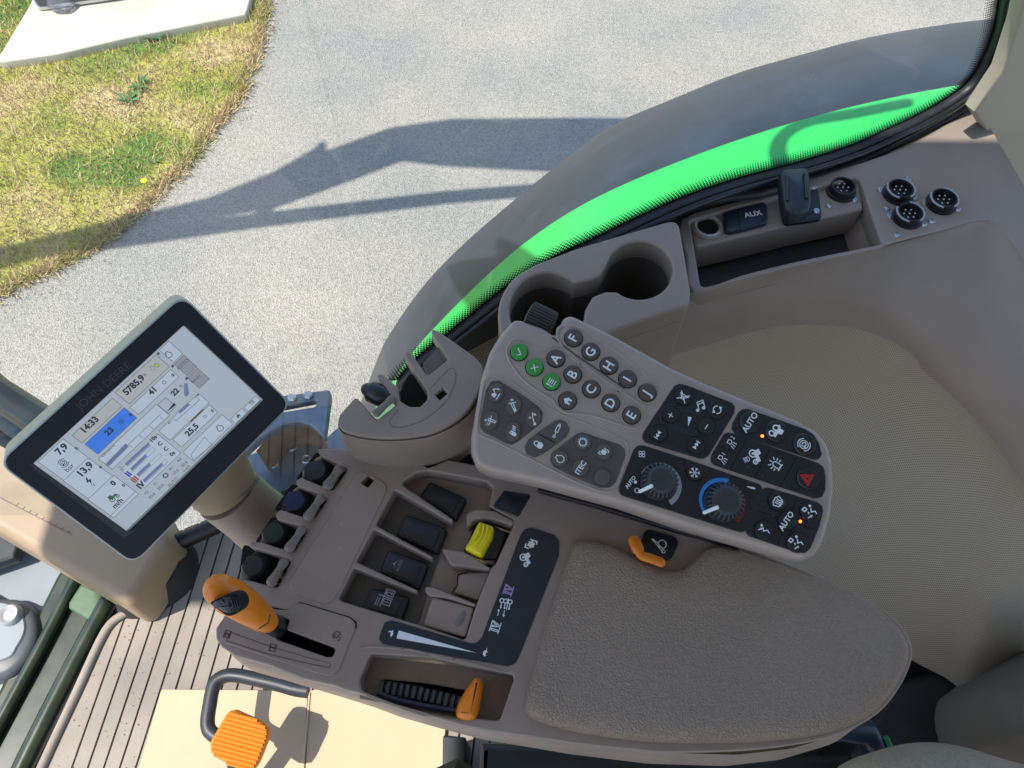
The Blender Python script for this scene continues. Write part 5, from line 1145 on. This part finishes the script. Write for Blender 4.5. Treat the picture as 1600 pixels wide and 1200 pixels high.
# auto / tractor / brake panel
KKp(cD([(815, 266), (845, 265), (1195, 388), (1245, 420), (1275, 470), (1296, 540), (1278, 572), (1240, 572), (770, 420), (748, 390), (752, 355), (790, 285)]), -.0005, PH, 'navy', 'drive_panel')
q = cD((860, 348))[0]; b = disc_button(KK, q, 16.5, PH, 'blackbtn', kp, hgt=.0024, gap=False); keytxt(b, 'AUTO', q, 9.5, PH + .0028)
q = cD((1015, 405))[0]; b = disc_button(KK, q, 16.5, PH, 'blackbtn', kp, hgt=.0024, gap=False); keysym(b, 'tractorhook', q, 14, PH + .0028, deg=-120)
q = cD((1185, 483))[0]; b = disc_button(KK, q, 17, PH, 'blackbtn', kp, hgt=.0024, gap=False); keysym(b, 'brake', q, 13.5, PH + .0028, lw=.11)
led(cD((778, 370))[0], False); led(cD((933, 431))[0], True); led(cD((1098, 497))[0], False)
# lamp panel
KKp(cD([(718, 408), (750, 412), (1270, 592), (1308, 620), (1318, 680), (1316, 755), (1296, 800), (1250, 808), (640, 605), (618, 580), (625, 545), (700, 418)]), -.0005, PH, 'navy', 'lamp_panel')
def lines(segs, h=PH + .00015, w_=.0006):
    for s_ in segs: link('panel_seam', mesh(*stroke(KK.L(cD(s_), h), w_, h), sm=False), 'void', kp)
lines([[(835, 455), (738, 632)], [(978, 508), (885, 682)], [(1135, 568), (1042, 735)], [(668, 492), (770, 530)]])
for k, p, r_ in (('work2', (755, 470), 10.5), ('work1', (700, 565), 10.5), ('headlamp', (838, 572), 8), ('beacon', (1018, 605), 13)):
    put_icon(k, KK, cD(p)[0], r_, A_t if k != 'headlamp' else 20, PH + .0002, 'white', kp, lw=.12)
put_icon('tractor', KK, cD((893, 552))[0], 13, -62, PH + .0002, 'white', kp)
q = cD((1205, 688))[0]; b = disc_button(KK, q, 17, PH, 'blackbtn', kp, hgt=.0024, gap=False); keysym(b, 'hazard', q, 14.5, PH + .0028, 'red', lw=.12, deg=180)
for p in ((697, 478), (643, 573), (832, 520), (848, 620), (930, 670), (1120, 735)): led(cD(p)[0], False)
# vent panel
KKp(cD([(955, 740), (985, 745), (1262, 828), (1298, 850), (1302, 890), (1280, 980), (1225, 1110), (1195, 1138), (1150, 1138), (850, 1035), (832, 1012), (838, 980), (930, 755)]), -.0005, PH, 'navy', 'vent_panel')
lines([[(1140, 800), (1110, 890)], [(1060, 990), (1025, 1085)], [(900, 880), (1030, 925)], [(1135, 965), (1270, 1000)]])
for k, p, r_ in (('defrost', (1022, 825), 14.5), ('seatall', (1220, 888), 16), ('seatface', (940, 1000), 15), ('seatall', (1138, 1075), 16), ('AUTO', (1080, 945), 14.5)):
    q = cD(p)[0]; b = disc_button(KK, q, r_, PH, 'blackbtn', kp, hgt=.0024, gap=False)
    if k == 'AUTO': keytxt(b, 'AUTO', q, 9, PH + .0028)
    else: keysym(b, k, q, r_ * .85, PH + .0028, lw=.13, deg=A_t if k == 'defrost' else 20)
for p, o in (((935, 845), 0), ((858, 1020), 0), ((1048, 1088), 0), ((997, 915), 0), ((1163, 947), 1)): led(cD(p)[0], bool(o))
# climate panel with two knobs
KKp(cD([(180, 487), (215, 486), (450, 560), (640, 625), (920, 722), (938, 748), (838, 1000), (815, 1014), (780, 1008), (80, 790), (64, 760), (70, 730), (155, 510)]), -.0005, PH, 'navy', 'climate_panel')
lines([[(455, 565), (462, 640), (520, 705), (590, 690), (640, 630)]], w_=.0004)
put_icon('fan', KK, cD((205, 540))[0], 8, 45, PH + .0002, 'white', kp, lw=.13)
put_text('AUTO', KK, cD((137, 710))[0], 6, 54, PH + .0002, 'white', kp, bold=.2)
put_icon([('d', 0, 0, 1)], KK, cD((166, 709))[0], 2.6, 0, PH + .0002, 'white', kp); put_icon([('c', 0, 0, 1)], KK, cD((176, 760))[0], 3.6, 0, PH + .0002, 'white', kp, lw=.3)
q = cD((523, 652))[0]; b = disc_button(KK, q, 13.5, PH, 'blackbtn', kp, hgt=.0022, gap=False); keysym(b, 'snow', q, 12, PH + .0026, lw=.1)
led(cD((480, 595))[0], False)
put_icon('lever', KK, cD((860, 741))[0], 9, 165, PH + .0002, 'white', kp)
def arcband(c, r_px, a0, a1, w0, w1, m, name='dial_band'):
    C = KK.at(cD(c)[0], PH); vs = []; fs = []; n = 40; u = KK.r(cD(c)[0], 1)
    for i in range(n + 1):
        t = i / n; a = R(a0 + (a1 - a0) * t); w_ = (w0 + (w1 - w0) * t) * u; r = r_px * u
        vs += [(C.x + r * math.cos(a), C.y + r * math.sin(a), PH + .0002), (C.x + (r + w_) * math.cos(a), C.y + (r + w_) * math.sin(a), PH + .0002)]
    for i in range(n): fs.append((2 * i, 2 * i + 1, 2 * i + 3, 2 * i + 2))
    return link(name, mesh(vs, fs, sm=False), m, kp)
arcband((305, 718), 29.5, 150, -62, 1.0, 8.5, 'grey'); arcband((688, 826), 30.5, 218, 68, 4, 7, 'blue'); arcband((688, 826), 30.5, 66, -55, 3, 9, 'darkred')
def knob(cb_, ct, r_px, tip, name):
    C = KK.at(cD(cb_)[0], PH); TH = .016; T_ = KK.at(cD(ct)[0], PH + TH); r = KK.r(cD(cb_)[0], r_px)
    n = 96; vs = []; fs = []
    prof = [(1.0, 0, 0), (1.0, .05, 0), (.97, .25, .3), (.93, .55, 1), (.88, .8, 1), (.78, .93, .6), (.66, .97, 0), (.60, 1.0, 0), (.3, .98, 0), (.0, .97, 0)]
    D = (T_ - C)
    for f, t, fl in prof:
        for i in range(n):
            a = 2 * math.pi * i / n; k = 1 + .09 * fl * (1 if (i % 4) < 2 else -1); rr_ = r * f * k
            vs.append((D.x * 0 * t + rr_ * math.cos(a), D.y * 0 * t + rr_ * math.sin(a), TH * t))
    for k in range(len(prof) - 1):
        for i in range(n): a = k * n + i; b = k * n + (i + 1) % n; fs.append((a, b, b + n, a + n))
    kb = link(name, mesh(vs, fs, ang=32), mat('knob_rubber', (.034, .038, .044), .34), kp, T3((C.x, C.y, PH)))
    a = KK.at(cD(tip[0])[0], PH + TH) - C; b = KK.at(cD(tip[1])[0], PH + TH * .7) - C
    link('pointer', capsule([(a.x, a.y, TH * .99), (b.x, b.y, TH * .62)], [.0016, .0014], 10), 'white', kb)
    return kb
knob((303, 712), (288, 738), 28.5, ((262, 733), (195, 764)), 'fan_knob'); knob((690, 836), (668, 845), 30, ((660, 862), (585, 892)), 'temperature_knob')
# ribbed roller at the notch
rc = KK.at3(cC((452, 112))[0], -.014); ra_ = KK.at(cC((400, 60))[0], -.012); rb_ = KK.at(cC((520, 120))[0], -.012)
dr = (rb_ - ra_).normalized(); dr3 = Vector((dr.x, dr.y, 0)); r = .0125; n = 84; vs = []; fs = []
q3 = dr3.cross(Vector((0, 0, 1)))
Ln = KK.r(cC((452, 112))[0], 21)
for t, f in ((-1, .8), (-.93, .96), (-.88, 1), (.88, 1), (.93, .96), (1, .8)):
    for i in range(n):
        a = 2 * math.pi * i / n; k = f * (1.04 if (i % 3) < 2 else .95); vs.append(rc + dr3 * Ln * t + (q3 * math.cos(a) + Vector((0, 0, 1)) * math.sin(a)) * r * k)
for k in range(5):
    for i in range(n): a = k * n + i; b = k * n + (i + 1) % n; fs.append((a, b, b + n, a + n))
fs.append(tuple(range(n))[::-1]); fs.append(tuple(5 * n + i for i in range(n)))
link('ribbed_roller', mesh(vs, fs, ang=30), mat('roller_rubber', (.022, .024, .027), .5), kp)
# hinge arm under the keypad, and a black plate colouring the gap's shade
link('gap_shade_plate', curve_mesh([rnd(KC.L([(640, 700), (760, 715), (900, 750), (1160, 830), (1168, 900), (900, 830), (700, 790)], -.03), .004)], -.04, -.026), 'void', con)
hz_ = thing('keypad_bracket', 'dark hinge bracket between keypad and armrest', 'bracket', KC.M)
link('hinge_plate', curve_mesh([rnd(KC.L([(840, 752), (950, 770), (1066, 808), (1155, 840), (1158, 858), (1060, 832), (930, 792), (840, 768)], .01), .002)], .004, .012, .001), 'black', hz_)

# ================================================================== DISPLAY
pxs = [(x / 2.609, 440 + y / 2.609) for x, y in ((135, 740), (745, 180), (1065, 480), (515, 1015))]
ob = [(-.5, .5), (.5, .5), (.5, -.5), (-.5, -.5)]; rowsM = []
for (u, v), (x, y) in zip(ob, [((a - 800) / F, -(b - 600) / F) for a, b in pxs]):
    rowsM.append([u, v, 1, 0, 0, 0, -x * u, -x * v, -x]); rowsM.append([0, 0, 0, u, v, 1, -y * u, -y * v, -y])
Hm = np.linalg.svd(np.array(rowsM))[2][-1].reshape(3, 3); Hm[2] *= -1
if Hm[2, 2] > 0: Hm = -Hm
k_ = .154 / np.linalg.norm(Hm[:, 0]); r1 = Vector(Hm[:, 0]); r2 = Vector(Hm[:, 1]); t_ = Vector(Hm[:, 2]) * k_
Rc = Matrix.Rotation(TILT, 3, 'X')
dn = (Rc @ r1.cross(r2)).normalized(); du = (Rc @ r1).normalized()
KD = Pl(CAM + Rc @ t_, dn, du)
dis = thing('touch_display', 'flat touch screen display in a black frame on a beige swivel arm', 'display', KD.M)
bz_o = [cA(p)[0] for p in ((-12, 742), (745, 52), (1190, 502), (545, 1158))]
BL = KD.L(bz_o, .004)
scr = KD.L(cA([(135, 740), (745, 180), (1065, 480), (515, 1015)]))
link('housing', pillow(rnd(BL, .012, 8), [(.012, -.040), (.003, -.036), (.0, -.028), (.0, -.004), (.001, -.001)], 200), 'bezelside', dis)
link('silver_edge', curve_mesh([rnd([p * 1.001 for p in BL], .012, 8), rnd(scr, .001)], .0005, .003, .0008), 'silver', dis)
inn = offs(BL if area(BL) > 0 else BL[::-1], .0013)
link('bezel', curve_mesh([rnd(inn, .011, 8), rnd([p * 1.012 for p in scr], .0015)], -.0005, .0042, .001), 'bezel', dis)
link('screen', mesh([(*p, 0.0) for p in scr], [(3, 2, 1, 0)] if area(scr) < 0 else [(0, 1, 2, 3)], sm=False), 'scr', dis)
link('bezel_step', curve_mesh([KD.L(cA([(118, 748), (505, 1045), (560, 1010), (515, 1017), (135, 742)]), .0045)], .0035, .0045), 'black', dis)
t = put_text('JOHN DEERE', KD, cA((425, 425))[0], 13.5, 40, .0044, 'ghost', dis, stretch=1.0)
scn = dis.children[-1] if False else dis
SX, SY = .154, .154 / 1.678
def uvp(p): q = KD.at(p); return q
zc = [.00012]
def dz(): zc[0] += .000012; return zc[0]
def poly(pts, m, name='screen_graphic'):
    z = dz(); q = [(*uvp(p), z) for p in pts]
    if area([Vector(v[:2]) for v in q]) < 0: q = q[::-1]
    return link(name, mesh(q, [tuple(range(len(q)))], sm=False), m, dis)
def rect(a, b, m=None, line='scrline', w_=.00035):
    A, B = uvp(a), uvp(b); x0, x1 = sorted((A.x, B.x)); y0, y1 = sorted((A.y, B.y)); z = dz(); q = [(x0, y0), (x1, y0), (x1, y1), (x0, y1)]
    if m: link('screen_tile', mesh([(*p, z) for p in q], [(0, 1, 2, 3)], sm=False), m, dis)
    if line: link('screen_tile_border', mesh(*stroke(q, w_, dz(), True), sm=False), line, dis)
def stx(s_, p, hgt, m='scrink', bold=0.0, align='CENTER'):
    """text on the screen; hgt = capital height in photo pixels"""
    me = text_mesh(s_, hgt * KD.r(p, 1) * 1.38, bold, align); q = uvp(p)
    return link('screen_text', me, m, dis, T3((q.x, q.y, dz())))
def sline(pts, w_=.00035, m='scrline', closed=False): link('screen_rule', mesh(*stroke([uvp(p) for p in pts], w_, dz(), closed), sm=False), m, dis)
def sicon(kind, p, r_px, m='scrink', lw=.14):
    t = put_icon(kind, KD, p, r_px, 0, dz(), m, dis, name='screen_icon', lw=lw); q = uvp(p); t.matrix_basis = T3((q.x, q.y, dz())); zc[0] += .0002
BD = .0003
rect(c3((-12, 265))[0], c3((335, 265 + 10))[0], 'scr2') if False else None
rect(cA((155, 735))[0], cA((366, 722))[0], 'scr2'); rect(cA((258, 812))[0], cA((462, 795))[0], 'scr2'); rect(cA((358, 888))[0], cA((565, 865))[0], 'scr2')
def updn(p): sicon([('f', [(-1, .15), (1, .15), (0, 1)]), ('f', [(-1, -.15), (0, -1), (1, -.15)])], p, 3)
stx('7,9', c3((90, 228))[0], 11.5, bold=BD); sicon('brake', c3((103, 345))[0], 10, lw=.1); stx('bar', c3((155, 385))[0], 8.5); updn(c3((214, 220))[0])
stx('13,9', c3((288, 400))[0], 11.5, bold=BD); sicon([('f', [(.1, .8), (-.5, -.05), (-.05, -.05), (-.2, -.8), (.5, .15), (.05, .15), (.3, .8)])], c3((322, 497))[0], 9); stx('V', c3((362, 530))[0], 6); updn(c3((420, 378))[0])
stx('0', c3((528, 515))[0], 8.5, bold=BD); sicon('tractor', c3((530, 635))[0], 9, 'scrgreen'); stx('m/h', c3((566, 685))[0], 8.5, bold=BD * .5); updn(c3((616, 530))[0])
sline([c3((492, 800))[0], cA((640, 870))[0]][:1] + [c3((720, 580))[0]])
rect(cA((293, 625))[0], cA((497, 505))[0], 'scrwarm'); stx('14:33', cA((365, 582))[0], 10.5, bold=BD)
rect(cA((468, 450))[0], cA((690, 345))[0], 'scrwarm'); stx('5785,9', cA((545, 420))[0], 10.5, bold=BD); stx('h', cA((590, 378))[0], 6)
sicon('engine', c2((208, 405))[0], 6, 'scrbar'); rect(c2((222, 375))[0], c2((265, 385))[0], 'scryel')
rect(cA((345, 660))[0], cA((557, 553))[0], 'scrblue'); stx('23', cA((445, 608))[0], 9.5, bold=BD); sicon([('o', [(-.5, -.5), (.5, -.5), (.5, .5), (-.5, .5)]), ('d', 0, 0, .2)], cA((493, 568))[0], 6); updn(cA((531, 540))[0])
rect(cA((528, 510))[0], cA((728, 385))[0], 'scr2'); stx('41', cA((622, 443))[0], 9.5, bold=BD); sicon('engine', cA((668, 408))[0], 4.5); updn(cA((703, 378))[0])
rect(cA((400, 718))[0], cA((690, 540))[0], 'scr2'); stx('Kennwerte', cA((440, 685))[0], 4.2)
poly(cA([(428, 740), (510, 655), (524, 668), (440, 752)]), 'scrbar'); poly(cA([(495, 672), (514, 698), (506, 688)]), 'scrink')
for k in range(5): 
    a = Vector(cA((525 + 42 * k, 660 - 38 * k))[0]); sline([a, a + Vector((5, 5))], .0003)
sline([cA((430, 745))[0], cA((655, 535))[0]])
rect(cA((640, 500))[0], cA((715, 505))[0], None); poly(cA([(676, 530), (706, 490), (716, 498)]), 'scrink')
stx('22', cA((712, 447))[0], 8.5, bold=BD); stx('%', cA((735, 423))[0], 5.5); poly(cA([(748, 412), (762, 410), (768, 455), (758, 466), (748, 460)]), 'scrbar')
rect(cA((645, 605))[0], cA((850, 490))[0], 'scr2'); sicon([('l', [(.8, 0), (-.6, 0)]), ('f', [(-.9, 0), (-.4, .35), (-.4, -.35)])], cA((692, 568))[0], 5); sicon([('l', [(-.8, 0), (.6, 0)]), ('f', [(.9, 0), (.4, .35), (.4, -.35)])], cA((800, 463))[0], 5)
poly(cA([(722, 525), (762, 490), (772, 498), (732, 534)]), 'scrbar'); sline(cA([(705, 555), (715, 563), (810, 478), (800, 468)]))
rect(cA((702, 640))[0], cA((885, 528))[0], 'scr2'); stx('25,5', cA((780, 600))[0], 9.5, bold=BD); updn(cA((862, 522))[0]); sicon('cycle', cA((833, 545))[0], 4)
rect(cA((742, 690))[0], cA((945, 575))[0], 'scr2'); sicon('engine', cA((893, 592))[0], 8.5, lw=.12); sline(cA([(775, 700), (830, 627), (862, 660), (785, 722)]), closed=True)
rect(cA((490, 760))[0], cA((735, 692))[0], 'scr2')
for (s_, m_), y, L0, L1, e in ((('I', 'scrgrey'), (495, 755), (508, 735), (600, 652), 610), (('II', 'scrnavy'), (522, 778), (530, 755), (590, 697), 0), (('III', 'scrred'), (548, 800), (555, 778), (605, 732), 0), (('IV', 'scrink'), (572, 822), (580, 802), (655, 732), 0)):
    stx(s_, cA(y)[0], 9.5, m_, bold=BD); a = Vector(cA(L0)[0]); b = Vector(cA(L1)[0]); n_ = Vector((4.2, 4.2)); poly([a, b, b + n_ * .8, a + n_ * .8], 'scrbar')
    sline([a, a + (b - a).normalized() * 48, a + (b - a).normalized() * 48 + n_, a + n_], .00025, closed=True)
for s_, p in (('10s', (622, 635)), ('C', (650, 655)), ('C', (674, 676)), ('0s', (700, 695))): stx(s_, cA(p)[0], 6.5, bold=BD * .6)
for s_, p in (('F2', (595, 853)), ('F1', (632, 817)), ('R1', (695, 755)), ('R2', (728, 720))): stx(s_, cA(p)[0], 4.5)
for s_, p in (('50.0', (617, 865)), ('20.0', (652, 830)), ('10.0', (712, 770)), ('20.0', (748, 738)), ('km/h', (757, 755)), ('AUTO', (702, 810))): stx(s_, cA(p)[0], 4.8)
sicon('gear', cA((672, 783))[0], 6, lw=.2)
rect(c2((260, 245))[0], c2((460, 278))[0], 'scr2'); sicon('engine', c2((340, 285))[0], 8.5, lw=.12)
rect(c2((385, 365))[0], c2((578, 388))[0], 'scrgrey'); stx('AUTO', c2((458, 370))[0], 6, 'scrline'); rect(c2((497, 480))[0], c2((685, 490))[0], 'scrgrey'); stx('Benutz', c2((568, 490))[0], 4.5, 'scrline')
rect(c2((862, 832))[0], c2((1000, 778))[0], 'scr2'); rect(c2((975, 735))[0], c2((1112, 672))[0], 'scr2'); sicon('home', c2((930, 805))[0], 6, 'scrgreen'); sicon('list', c2((1045, 685))[0], 6)
for p in ((250, 275), (372, 380), (490, 485)): sicon([('f', [(-.7, -.7), (.7, -.7), (.7, .7), (-.7, .7)])], c2(p)[0], 3, 'scrline')
# swivel arm
def C_(p, d): return CAM + ray(*p) * d
back = KD.M @ Vector((.035, -.01, -.034))
arm_p = [KD.M @ Vector((.03, -.02, -.03)), C_((318, 742), .73), C_((348, 762), .735)]
link('arm_socket', tube([back, C_((330, 740), .72), C_((352, 764), .735)], [.036, .035, .031], 32), 'beige', dis, world=True)
link('arm_collar', tube([C_((352, 764), .735), C_((354, 768), .736)], [.0325, .0325], 32), 'taupe_paddle', dis, world=True)
link('arm_neck', tube(spl([C_((354, 768), .737), C_((392, 800), .765), C_((440, 840), .81), (C_((520, 905), .88))], 4, False), [.031, .031, .031, .031, .031, .032, .032, .033, .033, .034, .034, .035, .035], 28), 'taupe', dis, world=True)

# ================================================================== cab roof and added unseen shapes that cast shade
rf = thing('cab_roof', 'cab roof above the view that keeps the console in shade', 'roof', Matrix.Translation((0.2, 0, 3.05)))
bevbox('roof_shell', (-.97, -.95, 3.02), (1.5, .60, 3.15), .03, 'bezelside', rf, True)
bevbox('shade_slab', (-1.75, .06, 2.99), (-.98, .62, 3.05), .02, 'black', rf, True)  # unseen slab added to shade the floor, column and display
lb = thing('driveway_shadow_caster', 'unseen raised arm shape added to cast the long shadow across the driveway', 'shadow caster', Matrix.Translation((-2, 2, 2.4)))  # made-up arm, traced back along the sun from the driveway shadow
def up(px, py, h):
    g0 = W(px, py, 0); return g0 - Vector(_d) * (h / -_d.z) if False else g0 + Vector((-_d.x, -_d.y, -_d.z)) * (h / -_d.z)
HB = 2.5
pts = [up(*p, HB) for p in ((-150, 445), (0, 405), (180, 360), (330, 325), (420, 300), (520, 262), (620, 225), (700, 222), (850, 225), (1050, 225))]
link('boom', tube(pts, [.05, .065, .06, .07, .11, .12, .12, .16, .18, .18], 14, flat=.5), 'paintgreen', lb, world=True)
pts = [up(*p, HB - .25) for p in ((-150, 415), (0, 402), (180, 375), (400, 345), (700, 308), (950, 288), (1050, 280))]
link('brace', tube(pts, [.04, .05, .05, .045, .04, .04, .04], 12), 'paintgreen', lb, world=True)
link('joint', capsule([up(410, 330, HB), up(460, 275, HB), up(500, 235, HB)], [.03, .09, .03], 14), 'paintgreen', lb, world=True)
link('hook', capsule([up(495, 250, HB), up(503, 225, HB)], [.03, .018], 10), 'paintgreen', lb, world=True)
def upz(P_, h): return P_ + Vector((-_d.x, -_d.y, -_d.z)) * ((h - P_.z) / -_d.z)
mr_ = thing('fender_shadow_caster', 'unseen flat shape added above to cast the shadow patch on the fender', 'mirror', Matrix.Translation((-.3, 1.1, 2.5)))  # made-up shape, outlined from the fender shadow it casts
from mathutils.bvhtree import BVHTree
bv = []
for o in fen.children: bv.append(BVHTree.FromPolygons([v.co.copy() for v in o.data.vertices], [tuple(p.vertices) for p in o.data.polygons]))
def hit(px, py):
    best = None; r = ray(px, py).normalized()
    for t in bv:
        h = t.ray_cast(CAM, r)
        if h[0] is not None and (best is None or h[3] < best[1]): best = (h[0], h[3])
    return best[0] if best else WY(px, py, 1.05)
fc = [hit(x, y) for x, y in ((697, 415), (740, 365), (775, 368), (860, 415), (800, 480), (745, 500))]
vs = [upz(p, 2.55) for p in fc] + [upz(p, 2.58) for p in fc]; n = 6
link('caster_plate', mesh(vs, [tuple(range(6)), tuple(range(11, 5, -1))] + [(i, (i + 1) % 6, (i + 1) % 6 + 6, i + 6) for i in range(6)]), 'black', mr_, world=True)
gh = [upz(hit(x, y), 2.5) for x, y in ((1222, 262), (1215, 230), (1232, 205), (1270, 188), (1330, 178), (1420, 160))]
tag(link('arc_shadow_caster', tube(spl(gh, 5, False), .014, 12), 'black'), 'unseen curved tube added above to cast the arc shadow on the green fender band', 'grab handle')  # made-up tube, bent to throw the arc shadow
